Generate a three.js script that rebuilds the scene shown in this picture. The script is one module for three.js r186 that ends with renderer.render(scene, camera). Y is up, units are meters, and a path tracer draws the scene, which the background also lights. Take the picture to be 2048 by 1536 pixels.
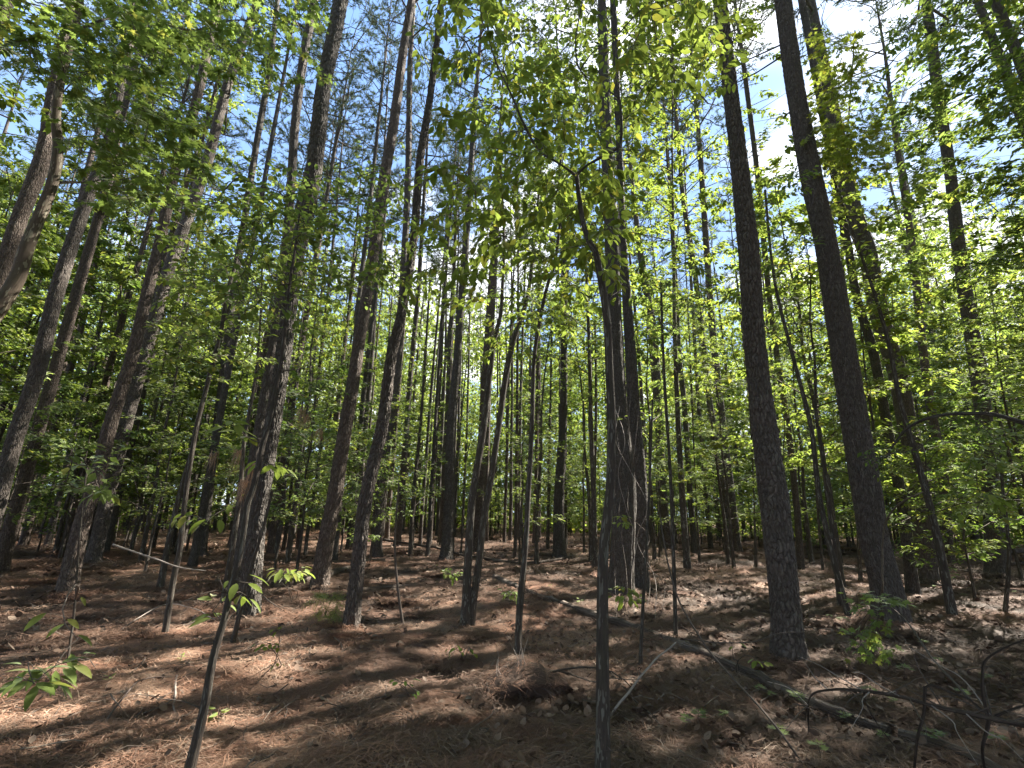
import * as THREE from 'three';

// ---------------------------------------------------------------- camera, sky, sun, exposure
const scene = new THREE.Scene();
const PITCH = 14.7, ROLL = 1.2, FPX = 950, EYE = 1.5;
const camera = new THREE.PerspectiveCamera(2 * Math.atan(768 / FPX) * 180 / Math.PI, 2048 / 1536, 0.05, 600);
camera.rotation.order = 'YXZ';
camera.rotation.set(PITCH * Math.PI / 180, 0, ROLL * Math.PI / 180);
camera.position.set(0, EYE, 0);
camera.updateMatrixWorld(true);

const SUN_AZ = 57, SUN_EL = 46;                       // degrees right of the view direction, above the horizon
const sunDir = new THREE.Vector3(Math.sin(SUN_AZ * Math.PI / 180) * Math.cos(SUN_EL * Math.PI / 180), Math.sin(SUN_EL * Math.PI / 180), -Math.cos(SUN_AZ * Math.PI / 180) * Math.cos(SUN_EL * Math.PI / 180));
const SUN = 5, SKY = 0.72, EXPOSURE = 5.2;

function rng(seed) { let a = seed >>> 0; return () => { a = (a + 0x6D2B79F5) | 0; let t = Math.imul(a ^ (a >>> 15), 1 | a); t = (t + Math.imul(t ^ (t >>> 7), 61 | t)) ^ t; return ((t ^ (t >>> 14)) >>> 0) / 4294967296; }; }
const hash3 = (x, y, z) => { let h = Math.imul(x, 374761393) ^ Math.imul(y, 668265263) ^ Math.imul(z, 2147483647 - 1013); h = Math.imul(h ^ (h >>> 13), 1274126177); return ((h ^ (h >>> 16)) >>> 0) / 4294967296; };
const sm = (t) => t * t * (3 - 2 * t), mix = (a, b, t) => a + (b - a) * t, clamp = (x, a, b) => Math.min(b, Math.max(a, x));
function vnoise(x, y, z = 0) {
  const ix = Math.floor(x), iy = Math.floor(y), iz = Math.floor(z), u = sm(x - ix), v = sm(y - iy), w = sm(z - iz);
  const l = (k) => mix(mix(hash3(ix, iy, iz + k), hash3(ix + 1, iy, iz + k), u), mix(hash3(ix, iy + 1, iz + k), hash3(ix + 1, iy + 1, iz + k), u), v);
  return w ? mix(l(0), l(1), w) : l(0);
}
const fbm = (x, y, z = 0, o = 4) => { let s = 0, a = 0.5, n = 0; for (let i = 0; i < o; i++) { s += a * vnoise(x, y, z); n += a; a *= 0.5; x = x * 2.03 + 7.1; y = y * 2.03 + 3.7; z *= 2.03; } return s / n; };

{ // the sky: clear blue with scattered bright cumulus
  const W = 1024, H = 512, data = new Float32Array(W * H * 4);
  for (let r = 0; r < H; r++) for (let c = 0; c < W; c++) {
    const el = ((r + 0.5) / H - 0.5) * Math.PI, az = ((c + 0.5) / W - 0.5) * 2 * Math.PI, x = Math.cos(az) * Math.cos(el), y = Math.sin(el), z = Math.sin(az) * Math.cos(el);
    const up = Math.max(0, y), k = Math.pow(1 - up, 3), d = Math.max(0, x * sunDir.x + y * sunDir.y + z * sunDir.z);
    const glow = 0.06 * Math.pow(d, 6) + 0.15 * Math.pow(d, 40);
    let R = mix(0.115, 0.30, k) + glow, G = mix(0.20, 0.38, k) + glow, B = mix(0.385, 0.50, k) + glow;
    if (y > 0) {
      const q = 1 / (y + 0.25), n = fbm(x * q * 2.1 + 4.3, z * q * 2.1 + 9.2, 0.5, 6), a = clamp((n - 0.50) / 0.12, 0, 1), s = sm(a) * 0.92;
      const t = 0.48 + 0.2 * clamp((0.72 - n) / 0.2, 0, 1) + glow;
      R = mix(R, t, s); G = mix(G, t * 1.01, s); B = mix(B, t * 1.03, s);
    }
    const i = (r * W + c) * 4; data[i] = R * SKY; data[i + 1] = G * SKY; data[i + 2] = B * SKY; data[i + 3] = 1;
  }
  const t = new THREE.DataTexture(data, W, H, THREE.RGBAFormat, THREE.FloatType);
  t.mapping = THREE.EquirectangularReflectionMapping; t.magFilter = t.minFilter = THREE.LinearFilter; t.needsUpdate = true;
  scene.background = t; scene.environment = t;
}
const sun = new THREE.DirectionalLight(new THREE.Color().setRGB(1, 0.93, 0.82), SUN);
sun.position.copy(sunDir).multiplyScalar(80); sun.castShadow = true;
Object.assign(sun.shadow.camera, { left: -50, right: 50, top: 50, bottom: -50, near: 1, far: 200 }); sun.shadow.mapSize.set(4096, 4096);
scene.add(sun, sun.target);
const renderer = new THREE.WebGLRenderer({ antialias: true });
renderer.toneMapping = THREE.LinearToneMapping; renderer.toneMappingExposure = EXPOSURE; renderer.shadowMap.enabled = true;

// ---------------------------------------------------------------- helpers
const V = (x, y, z) => new THREE.Vector3(x, y, z);
const taken = {};
function numbered(n) { const k = taken[n] = (taken[n] ?? -1) + 1; return k ? `${n}_${String(k).padStart(3, '0')}` : n; }
function shadows(o) { o.castShadow = o.receiveShadow = true; return o; }
function tag(o, label, category, group, kind) { Object.assign(o.userData, label && { label }, category && { category }, group && { group }, kind && { kind }); return o; }
function thing(name, label, category, p, group) { const o = new THREE.Group(); o.name = numbered(name); o.position.copy(p); scene.add(o); return tag(o, label, category, group); }
function part(name, geo, mat, parent, kind) { const m = shadows(new THREE.Mesh(geo, mat)); m.name = name; parent.add(m); if (kind) m.userData.kind = kind; return m; }

// ---------------------------------------------------------------- terrain
const MOUND = V(0.16, 0, -4.75), heaps = [], feet = new Map();
function height(x, z) {
  const d = Math.hypot(x, z);
  let h = 0.16 * (fbm(x * 0.16 + 20, z * 0.16 + 8, 0, 3) - 0.5) + 0.09 * (fbm(x * 0.8 + 3, z * 0.8 + 11, 0, 3) - 0.5) + 0.07 * (fbm(x * 3.1, z * 3.1, 0, 3) - 0.5) * clamp((30 - d) / 20, 0, 1);
  h += 0.55 * clamp((d - 25) / 50, 0, 1) * (fbm(x * 0.03 + 1, z * 0.03 + 2, 0, 2) - 0.3);
  const mx = x - MOUND.x, mz = z - MOUND.z, a = mx * 0.8 + mz * -0.6, b = mx * 0.6 + mz * 0.8;
  h += 0.08 * Math.exp(-(a * a) / 0.30 - (b * b) / 0.09);
  for (const p of heaps) { const q = (x - p.x) ** 2 + (z - p.z) ** 2; if (q < 1.5) h += 0.075 * Math.exp(-q / 0.13); }  // needles heaped round the thick trunks
  return h;
}
camera.position.y = EYE + height(0, 0); camera.updateMatrixWorld(true);
function ray(px, py) { return V((px - 1024) / FPX, (768 - py) / FPX, -1).applyQuaternion(camera.quaternion); }
function onGround(px, py) {                                             // where the sight line through a pixel meets the ground
  const d = ray(px, py), o = camera.position; let t0 = 0.5;
  for (let t = 0.5; t < 90; t += 0.05) {
    if (o.y + d.y * t < height(o.x + d.x * t, o.z + d.z * t)) { t0 = t - 0.025; const x = o.x + d.x * t0, z = o.z + d.z * t0; return V(x, height(x, z), z); }
  }
  throw new Error('no ground at ' + px + ',' + py);
}
for (const [x, y] of [[1578, 1334], [1788, 1256], [1240, 1196], [637, 1186], [699, 1270], [497, 1240], [133, 1196], [1854, 1168], [1992, 1158]]) feet.set(x + ',' + y, onGround(x, y));
heaps.push(...feet.values());
function atDepth(px, py, base) {                                        // the sight line through a pixel, in the upright plane through base that faces the camera
  const d = ray(px, py), h = V(base.x, 0, base.z), L = h.length(); h.divideScalar(L);
  return d.multiplyScalar(L / (d.x * h.x + d.z * h.z)).add(camera.position);
}
const atDist = (px, py, dist) => { const d = ray(px, py); return d.multiplyScalar(dist / Math.hypot(d.x, d.z)).add(camera.position); };

// ---------------------------------------------------------------- geometry collector
class Buf {
  constructor() { this.p = []; this.n = []; this.u = []; this.c = []; this.i = []; this.col = [1, 1, 1]; }
  color(c) { this.col = c; return this; }
  vert(p, n, u = 0, v = 0) { this.p.push(p.x, p.y, p.z); this.n.push(n.x, n.y, n.z); this.u.push(u, v); this.c.push(...this.col); return this.p.length / 3 - 1; }
  tube(pts, rad, sides = 6, vScale = 1) {                               // pts: Vector3[], rad: radii
    let side = null, len = 0, prev = null; const q = V(), uN = Math.max(1, Math.round(rad[0] * 2 * Math.PI / 0.8));
    pts.forEach((p, k) => {
      const t = V().subVectors(pts[Math.min(k + 1, pts.length - 1)], pts[Math.max(k - 1, 0)]).normalize();
      if (!side) side = V().crossVectors(t, Math.abs(t.y) > 0.9 ? V(1, 0, 0) : V(0, 1, 0));
      side.addScaledVector(t, -side.dot(t)).normalize(); q.crossVectors(t, side);
      if (k) len += p.distanceTo(pts[k - 1]);
      const ring = [];
      for (let s = 0; s <= sides; s++) { const a = s / sides * 2 * Math.PI, n = side.clone().multiplyScalar(Math.cos(a)).addScaledVector(q, Math.sin(a)); ring.push(this.vert(p.clone().addScaledVector(n, rad[k]), n, s / sides * uN, len / 1.6 * vScale)); }
      if (prev) for (let s = 0; s < sides; s++) this.i.push(prev[s], prev[s + 1], ring[s], ring[s], prev[s + 1], ring[s + 1]);
      prev = ring;
    });
    return this;
  }
  leaf(tpl, pos, along, nor, len) {                                     // a leaf template set at pos, pointing along
    const y = along, x = V().crossVectors(y, nor).normalize(), z = V().crossVectors(x, y);
    const at = this.p.length / 3;
    for (const [a, b, c] of tpl.v) this.vert(V(pos.x + len * (x.x * a + y.x * b + z.x * c), pos.y + len * (x.y * a + y.y * b + z.y * c), pos.z + len * (x.z * a + y.z * b + z.z * c)), z);
    for (const k of tpl.f) this.i.push(at + k);
    return this;
  }
  geo(flat = false, colors = false) {
    let g = new THREE.BufferGeometry();
    g.setAttribute('position', new THREE.BufferAttribute(new Float32Array(this.p), 3));
    g.setAttribute('normal', new THREE.BufferAttribute(new Float32Array(this.n), 3));
    if (!flat) g.setAttribute('uv', new THREE.BufferAttribute(new Float32Array(this.u), 2));
    if (colors) g.setAttribute('color', new THREE.BufferAttribute(new Float32Array(this.c), 3));
    g.setIndex(this.i); if (flat) g.computeVertexNormals();
    return g;
  }
}
function together(a, b) {                                              // wood and leaves of one crown in one geometry with two materials
  const g = new THREE.BufferGeometry(), cat = (n, w, f) => { const A = a.attributes[n]?.array ?? new Float32Array(a.attributes.position.count * w).fill(f), B = b.attributes[n]?.array ?? new Float32Array(b.attributes.position.count * w).fill(f), o = new Float32Array(A.length + B.length); o.set(A); o.set(B, A.length); g.setAttribute(n, new THREE.BufferAttribute(o, w)); };
  cat('position', 3, 0); cat('normal', 3, 0); cat('uv', 2, 0); cat('color', 3, 1);
  const n = a.attributes.position.count, ia = a.index.array, ib = b.index.array, I = new Uint32Array(ia.length + ib.length); I.set(ia); for (let k = 0; k < ib.length; k++) I[ia.length + k] = ib[k] + n;
  g.setIndex(new THREE.BufferAttribute(I, 1)); g.addGroup(0, ia.length, 0); g.addGroup(ia.length, ib.length, 1); return g;
}
const curve = (pts, n) => new THREE.CatmullRomCurve3(pts, false, 'centripetal').getPoints(n);
function bough(a, b, sag, r, n = 6) {                                   // a slightly crooked path from a to b
  const out = [], L = a.distanceTo(b);
  const w1 = V(r() - 0.5, r() - 0.5, r() - 0.5).multiplyScalar(L * 0.16), w2 = V(r() - 0.5, r() - 0.5, r() - 0.5).multiplyScalar(L * 0.12);
  for (let i = 0; i <= n; i++) { const t = i / n, p = a.clone().lerp(b, t); p.y += sag * L * 4 * t * (1 - t); p.addScaledVector(w1, Math.sin(t * Math.PI)).addScaledVector(w2, Math.sin(t * 2 * Math.PI)); out.push(p); }
  return out;
}
const taper = (n, a, b, k = 1) => Array.from({ length: n }, (_, i) => mix(a, b, Math.pow(i / (n - 1), k)));

// leaf templates: x across, y along, z up; unit length
const KITE = { v: [[0, 0, 0], [-0.27, 0.45, 0.07], [0, 1, -0.12], [0.27, 0.45, 0.07], [0, 0.45, 0]], f: [0, 4, 1, 1, 4, 2, 0, 3, 4, 4, 3, 2] };
const KITE2 = { v: [[0, 0, 0], [-0.27, 0.45, 0.07], [0, 1, -0.1], [0.27, 0.45, 0.07]], f: [0, 2, 1, 0, 3, 2] };
function ovalLeaf(w, curl) {
  const v = [], f = [], rows = [[0, 0.0], [0.14, 0.008], [0.28, 0.62], [0.5, 1], [0.7, 0.86], [0.87, 0.5], [1, 0]];
  for (const [y, k] of rows) { const z = -curl * y * y; v.push([-w * k, y, z + 0.3 * w * k], [0, y, z], [w * k, y, z + 0.3 * w * k]); }
  for (let r = 0; r < rows.length - 1; r++) { const a = r * 3, b = a + 3; f.push(a, a + 1, b, b, a + 1, b + 1, a + 1, a + 2, b + 1, b + 1, a + 2, b + 2); }
  return { v, f };
}
const OVAL = ovalLeaf(0.23, 0.22), OVAL2 = ovalLeaf(0.26, 0.08), LONG = ovalLeaf(0.17, 0.25);
const STAR = (() => {
  const v = [[0, 0.42, 0]], f = [], tips = [[-150, 0.42], [-100, 0.58], [-52, 0.72], [0, 0.62], [52, 0.72], [100, 0.58], [150, 0.42]];
  const ring = []; tips.forEach(([a, r], k) => { if (k) { const m = (tips[k - 1][0] + a) / 2; ring.push([m, 0.24]); } ring.push([a, k === 3 ? 0.6 : r * 0.85]); });
  ring.push([180, 0.14]);
  for (const [a, r] of ring) { const t = a * Math.PI / 180; v.push([Math.sin(t) * r, 0.42 + Math.cos(t) * r, -0.18 * r]); }
  for (let k = 1; k <= ring.length; k++) f.push(0, k % ring.length + 1, k);
  return { v, f };
})();
const STAR2 = (() => { const v = [[0, 0.4, 0.03]], f = [], n = 10; for (let k = 0; k < n; k++) { const t = (k / n) * 2 * Math.PI + Math.PI / 5 * 0, r = k % 2 ? 0.2 : 0.56; v.push([Math.sin(t) * r, 0.4 + Math.cos(t) * r, -0.12 * r]); } for (let k = 1; k <= n; k++) f.push(0, k % n + 1, k); return { v, f }; })();

// ---------------------------------------------------------------- textures and materials
function tex(W, H, fn, srgb) {                                          // fn(x, y) -> [r, g, b] in 0..1
  const d = new Uint8Array(W * H * 4);
  for (let y = 0; y < H; y++) for (let x = 0; x < W; x++) { const [r, g, b] = fn(x, y), i = (y * W + x) * 4; d[i] = clamp(r, 0, 1) * 255; d[i + 1] = clamp(g, 0, 1) * 255; d[i + 2] = clamp(b, 0, 1) * 255; d[i + 3] = 255; }
  const t = new THREE.DataTexture(d, W, H); t.wrapS = t.wrapT = THREE.RepeatWrapping; t.magFilter = THREE.LinearFilter; t.minFilter = THREE.LinearMipmapLinearFilter; t.generateMipmaps = true; if (srgb) t.colorSpace = THREE.SRGBColorSpace; t.needsUpdate = true; return t;
}
const lin2s = (x) => x <= 0.0031308 ? 12.92 * x : 1.055 * Math.pow(x, 1 / 2.4) - 0.055;
const S = (r, g, b) => [lin2s(r), lin2s(g), lin2s(b)];
const tnoise = (x, y, w, h, s) => { // value noise that repeats after w, h cells
  const ix = Math.floor(x), iy = Math.floor(y), u = sm(x - ix), v = sm(y - iy), H = (a, b) => hash3(((a % w) + w) % w, ((b % h) + h) % h, s);
  return mix(mix(H(ix, iy), H(ix + 1, iy), u), mix(H(ix, iy + 1), H(ix + 1, iy + 1), u), v);
};
// pine bark: 0.8 m round, 1.6 m up; scaly plates between furrows
const BW = 512, BH = 1024, barkH = new Float32Array(BW * BH), barkId = new Float32Array(BW * BH);
{
  const NX = 24, NY = 14;                                               // plates about 3 by 11 cm, torn into flakes
  for (let y = 0; y < BH; y++) for (let x = 0; x < BW; x++) {
    const X = x / BW, Y = y / BH, wob = (s) => 0.75 * (tnoise(X * 10, Y * 16, 10, 16, s) - 0.5) + 0.5 * (tnoise(X * 24, Y * 34, 24, 34, s + 40) - 0.5) + 0.22 * (tnoise(X * 60, Y * 80, 60, 80, s + 41) - 0.5);
    const u = X * NX + 1.2 * wob(5), v = Y * NY + 0.9 * wob(6), cx = Math.floor(u), cy = Math.floor(v); let f1 = 9, f2 = 9, id = 0;
    for (let j = -1; j <= 1; j++) for (let i = -1; i <= 1; i++) {
      const a = ((cx + i) % NX + NX) % NX, b = ((cy + j) % NY + NY) % NY, px = cx + i + 0.1 + 0.8 * hash3(a, b, 1), py = cy + j + 0.1 + 0.8 * hash3(a, b, 2), d = Math.hypot(px - u, (py - v) * 0.8);
      if (d < f1) { f2 = f1; f1 = d; id = hash3(a, b, 3); } else if (d < f2) f2 = d;
    }
    const width = 0.2 + 0.5 * tnoise(X * 11, Y * 13, 11, 13, 51), gap = sm(clamp((f2 - f1) / width, 0, 1)), fine = tnoise(X * 110, Y * 90, 110, 90, 7), mid = tnoise(X * 30, Y * 44, 30, 44, 8), big = tnoise(X * 14, Y * 30, 14, 30, 9);
    const flake = Math.floor((0.6 * mid + 0.4 * big) * 7) / 7;          // layered scales on each plate
    barkH[y * BW + x] = clamp((0.25 + 0.75 * gap) * (0.3 + 0.25 * id + 0.4 * flake) + 0.2 * (fine - 0.4), 0, 1); barkId[y * BW + x] = 0.5 * id + 0.5 * hash3(Math.floor((0.6 * mid + 0.4 * big) * 7), Math.floor(id * 99), 4);
  }
}
const barkAt = (u, v) => barkH[(((Math.floor(v * BH) % BH) + BH) % BH) * BW + (((Math.floor(u * BW) % BW) + BW) % BW)];
const barkCol = tex(BW, BH, (x, y) => {
  const h = barkH[y * BW + x], id = barkId[y * BW + x], n = tnoise(x / BW * 60, y / BH * 80, 60, 80, 9), m = tnoise(x / BW * 5, y / BH * 9, 5, 9, 10), t = clamp(h * 1.5, 0, 1);
  const k = 0.72 + 0.56 * n, g = 0.65 + 0.7 * id;                       // furrow: red brown; plate: grey tan, plates differ
  return S(mix(0.056, 0.114 * g, t) * k, mix(0.041, 0.095 * g, t) * k * (1 + 0.05 * m), mix(0.034, 0.083 * g, t) * k);
}, true);
const barkBump = tex(BW, BH, (x, y) => { const h = barkH[y * BW + x]; return [h, h, h]; });
const skinH = (x, y) => 0.55 * tnoise(x / 512 * 26, y / 1024 * 22, 26, 22, 21) + 0.3 * tnoise(x / 512 * 70, y / 1024 * 44, 70, 44, 22) + 0.15 * tnoise(x / 512 * 180, y / 1024 * 90, 180, 90, 23);
const skinCol = tex(512, 1024, (x, y) => {
  const n = skinH(x, y), l = tnoise(x / 512 * 14, y / 1024 * 17, 14, 17, 24) * 0.6 + tnoise(x / 512 * 40, y / 1024 * 50, 40, 50, 25) * 0.4, li = sm(clamp((l - 0.645) / 0.06, 0, 1)), mo = sm(clamp((tnoise(x / 512 * 9, y / 1024 * 8, 9, 8, 26) - 0.6) / 0.2, 0, 1));
  const k = 0.6 + 0.8 * n;
  let r = 0.060 * k, g = 0.047 * k, b = 0.037 * k; r = mix(r, 0.06, mo * 0.25); g = mix(g, 0.06, mo * 0.25); b = mix(b, 0.035, mo * 0.25);
  return S(mix(r, 0.20, li * 0.65), mix(g, 0.195, li * 0.65), mix(b, 0.16, li * 0.65));
}, true);
const skinBump = tex(512, 1024, (x, y) => { const h = skinH(x, y); return [h, h, h]; });
const logCol = tex(512, 512, (x, y) => { const n = tnoise(x / 512 * 50, y / 512 * 8, 50, 8, 31), m = tnoise(x / 512 * 9, y / 512 * 9, 9, 9, 32), f = tnoise(x / 512 * 120, y / 512 * 40, 120, 40, 33), k = 0.6 + 0.5 * n + 0.3 * f; const t = sm(clamp((m - 0.4) / 0.3, 0, 1)); return S(mix(0.085, 0.175, t) * k, mix(0.062, 0.142, t) * k, mix(0.048, 0.115, t) * k); }, true);
const logBump = tex(512, 512, (x, y) => { const h = 0.6 * tnoise(x / 512 * 50, y / 512 * 8, 50, 8, 31) + 0.4 * tnoise(x / 512 * 120, y / 512 * 40, 120, 40, 33); return [h, h, h]; });
// pine straw: needles drawn one over another, 2.4 m tile
let strawCol, strawBump;
{
  const N = 1024, c = new Float32Array(N * N * 3), h = new Float32Array(N * N), r = rng(5);
  for (let i = 0; i < N * N; i++) { const n = 0.7 + 0.6 * r(); c[i * 3] = 0.04 * n; c[i * 3 + 1] = 0.023 * n; c[i * 3 + 2] = 0.016 * n; }
  for (let k = 0; k < 15000; k++) {
    const a = r() * Math.PI * 2, L = 40 + r() * 50, x0 = r() * N, y0 = r() * N, bend = (r() - 0.5) * 0.02, v = 0.55 + 0.8 * r(), tan = r() < 0.2, col = tan ? [0.175 * v, 0.118 * v, 0.08 * v] : [0.13 * v, 0.068 * v, 0.043 * v], z = 0.3 + 0.7 * k / 15000;
    for (let s = 0; s < L; s += 0.7) { const b = a + bend * s, x = Math.floor(x0 + Math.cos(b) * s + N) % N, y = Math.floor(y0 + Math.sin(b) * s + N) % N; for (const [ox, oy] of [[0, 0], [1, 0]]) { const i = ((y + oy) % N) * N + (x + ox) % N; c[i * 3] = col[0]; c[i * 3 + 1] = col[1]; c[i * 3 + 2] = col[2]; h[i] = z; } }
  }
  strawCol = tex(N, N, (x, y) => { const i = (y * N + x) * 3; return S(c[i], c[i + 1], c[i + 2]); }, true);
  strawBump = tex(N, N, (x, y) => { const v = h[y * N + x]; return [v, v, v]; });
}
const std = (o) => new THREE.MeshStandardMaterial({ roughness: 0.9, ...o });
const rgb = (r, g, b) => new THREE.Color().setRGB(r, g, b);
const M = {
  ground: std({ map: strawCol, bumpMap: strawBump, bumpScale: 0.02, roughness: 1 }),
  bark: std({ map: barkCol, bumpMap: barkBump, bumpScale: 0.03, roughness: 0.88 }),
  barkRed: std({ map: barkCol, color: rgb(1.06, 0.97, 0.91), bumpMap: barkBump, bumpScale: 0.03, roughness: 0.88 }),
  barkGrey: std({ map: barkCol, color: rgb(0.84, 0.88, 0.88), bumpMap: barkBump, bumpScale: 0.03, roughness: 0.88 }),
  barkFine: std({ map: barkCol, bumpMap: barkBump, bumpScale: 0.008, roughness: 0.88 }),
  skin: std({ map: skinCol, bumpMap: skinBump, bumpScale: 0.012, roughness: 0.9 }),
  palestem: std({ map: skinCol, color: rgb(1.6, 1.5, 1.3), bumpMap: skinBump, bumpScale: 0.003, roughness: 0.8 }),
  twig: std({ color: rgb(0.085, 0.068, 0.055) }),
  pineTwig: std({ color: rgb(0.12, 0.095, 0.082) }),
  dryTwig: std({ color: rgb(0.27, 0.235, 0.205) }),
  darkTwig: std({ color: rgb(0.075, 0.055, 0.045) }),
  log: std({ map: logCol, bumpMap: logBump, bumpScale: 0.03 }),
  deadwood: std({ map: logCol, color: rgb(0.72, 0.68, 0.66), bumpMap: logBump, bumpScale: 0.012 }),
  straw: std({ color: rgb(1, 1, 1), roughness: 0.75 }),
  litter: std({ color: rgb(1, 1, 1), roughness: 0.85 }),
  earth: std({ color: rgb(0.07, 0.045, 0.032), roughness: 1 }),
};
const leafMat = (r, g, b, t = 0.5) => new THREE.MeshPhysicalMaterial({ color: rgb(r, g, b), vertexColors: true, roughness: 1, transmission: t, thickness: 0, ior: 1.4, specularIntensity: 0.6, side: THREE.DoubleSide });
M.leafA = leafMat(0.228, 0.302, 0.048, 0.62);
M.leafB = leafMat(0.175, 0.248, 0.050, 0.6);
M.leafY = leafMat(0.27, 0.33, 0.045, 0.62);
M.leafD = leafMat(0.135, 0.215, 0.035, 0.5);
M.needle = leafMat(0.075, 0.105, 0.045, 0.25);
M.cedar = leafMat(0.06, 0.085, 0.035, 0.25);
const tint = (r, w = 0.3, y = 0.12) => { const k = 1 - w + 2 * w * r(), t = r() < y ? 0.6 * r() : 0; return [k * (1 + t), k * (1 + 0.25 * t), k]; };

// ---------------------------------------------------------------- the setting
{
  const g = new THREE.BufferGeometry(), P = [], U = [], I = [], N = 150, w = 110;
  const warp = (t) => Math.sign(t) * Math.pow(Math.abs(t), 2.2) * w;
  for (let j = 0; j <= 2 * N; j++) for (let i = 0; i <= 2 * N; i++) { const x = warp(i / N - 1), z = warp(j / N - 1) - 5; P.push(x, height(x, z), z); U.push(x / 2.4, z / 2.4); }
  const R = 2 * N + 1; for (let j = 0; j < 2 * N; j++) for (let i = 0; i < 2 * N; i++) { const a = j * R + i; I.push(a, a + R, a + 1, a + 1, a + R, a + R + 1); }
  g.setAttribute('position', new THREE.Float32BufferAttribute(P, 3)); g.setAttribute('uv', new THREE.Float32BufferAttribute(U, 2)); g.setIndex(I); g.computeVertexNormals();
  const m = shadows(new THREE.Mesh(g, M.ground)); m.name = 'ground'; m.userData.kind = 'structure'; scene.add(m);
}
function scatter(name, label, category, geos, mat, spots) {             // spots: [x, z, scale, y lift, tilt]
  geos.forEach((g, v) => {
    const mine = spots.filter((_, i) => i % geos.length === v), im = new THREE.InstancedMesh(g, mat, mine.length), r = rng(900 + v), q = new THREE.Quaternion(), e = new THREE.Euler(), m = new THREE.Matrix4();
    mine.forEach(([x, z, s, lift, tilt, col], i) => { e.set((r() - 0.5) * tilt, r() * 6.283, (r() - 0.5) * tilt); q.setFromEuler(e); m.compose(V(x, height(x, z) + lift, z), q, V(s, s, s)); im.setMatrixAt(i, m); im.setColorAt(i, rgb(...col)); });
    im.name = numbered(name); shadows(im); tag(im, label, category, null, 'stuff'); scene.add(im);
  });
}
{
  const r = rng(42);
  const tufts = [0, 1, 2, 3].map(() => {
    const b = new Buf();
    for (let k = 0; k < 420; k++) {
      const a = r() * 6.283, L = 0.15 + r() * 0.11, cr = 0.24 * Math.sqrt(r()), ca = r() * 6.283, cx = cr * Math.cos(ca), cz = cr * Math.sin(ca), y = 0.002 + r() * r() * 0.035, rise = (r() - 0.45) * 0.05, w = 0.0011 + r() * 0.001, d = V(Math.cos(a), 0, Math.sin(a)), s = V(-d.z, 0.4 * (r() - 0.5), d.x), arch = 0.01 + r() * 0.02, v = 0.6 + 0.8 * r();
      const t = r() < 0.25; b.color(t ? [1.15 * v, 1.35 * v, 1.5 * v] : [v, v, v]);
      const at = b.p.length / 3;
      [0, 0.5, 1].forEach((f) => { const p = V(cx + d.x * L * (f - 0.5), y + rise * (f - 0.5) + arch * 4 * f * (1 - f), cz + d.z * L * (f - 0.5)), k2 = f === 1 ? 0.3 : 1; b.vert(p.clone().addScaledVector(s, w * k2), V(0, 1, 0)); b.vert(p.clone().addScaledVector(s, -w * k2), V(0, 1, 0)); });
      b.i.push(at, at + 1, at + 2, at + 2, at + 1, at + 3, at + 2, at + 3, at + 4, at + 4, at + 3, at + 5);
    }
    return b.geo(true, true);
  });
  const strawMat = M.straw.clone(); strawMat.vertexColors = true;
  const sp = [];
  const fill = (n, d0, d1, s0, s1) => { for (let k = 0; k < n; k++) { const a = (r() - 0.5) * 2 * 1.0, d = Math.sqrt(mix(d0 * d0, d1 * d1, r())), x = Math.sin(a) * d, z = -Math.cos(a) * d; const q = clamp((fbm(x * 0.8 + 5, z * 0.8, 0, 3) - 0.3) / 0.4, 0, 1), v = mix(0.4, 1.15, q) * (0.65 + 0.7 * r()), w = r(); if (q < 0.22 && r() < 0.6) continue; sp.push([x, z, mix(s0, s1, r()), 0, 0.25, [0.225 * v, mix(0.112, 0.146, w) * v, mix(0.068, 0.098, w) * v]]); } };
  fill(1500, 2.4, 7, 0.8, 1.2); fill(1300, 7, 14, 1.1, 1.7); fill(600, 14, 30, 1.8, 2.8);
  scatter('pine_straw', 'loose red-brown pine needles covering the forest floor', 'pine straw', tufts, strawMat, sp);
  const leaves = [0.25, 0.6, -0.5].map((c, i) => { const b = new Buf(), T = ovalLeaf(0.2 + 0.07 * i, c); b.leaf(T, V(0, 0, -0.5), V(0, 0.1, 1).normalize(), V(0, 1, 0), 1); return b.geo(true); });
  leaves.push((() => { const b = new Buf(); b.leaf(STAR, V(0, 0.02, -0.4), V(0, 0, 1), V(0, 1, 0), 1); return b.geo(true); })());
  const lp = [];
  const put = (n, d0, d1, s, a0, a1) => { for (let k = 0; k < n; k++) { const a = mix(a0, a1, r()), d = Math.sqrt(mix(d0 * d0, d1 * d1, r())), x = Math.sin(a) * d, z = -Math.cos(a) * d, v = 0.55 + 0.7 * r(), g = r(); lp.push([x, z, s * (0.7 + 0.6 * r()), 0.03 + 0.025 * r(), 1.1, [mix(0.11, 0.19, g * g) * v, mix(0.066, 0.142, g * g) * v, mix(0.042, 0.105, g * g) * v]]); } };
  put(1300, 2.4, 7, 0.06, -0.95, 0.1); put(4200, 2.4, 7, 0.062, 0, 0.95); put(4500, 7, 16, 0.085, -0.95, 0.95); put(2500, 7, 14, 0.085, 0.2, 0.95); put(3000, 16, 34, 0.13, -0.9, 0.9);
  const sticks = [0, 1, 2].map((v) => { const b = new Buf(), q = rng(12 + v); b.tube(bough(V(-0.12, 0.012, 0), V(0.12, 0.02, 0.02), 0.02, q, 4), taper(5, 0.004, 0.0015), 5); return b.geo(true); });
  sticks.push((() => { const b = new Buf(); b.leaf(ovalLeaf(0.38, 0.1), V(0, 0, -0.03), V(0, 0.1, 1).normalize(), V(0, 1, 0), 0.07); return b.geo(true); })());
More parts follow.
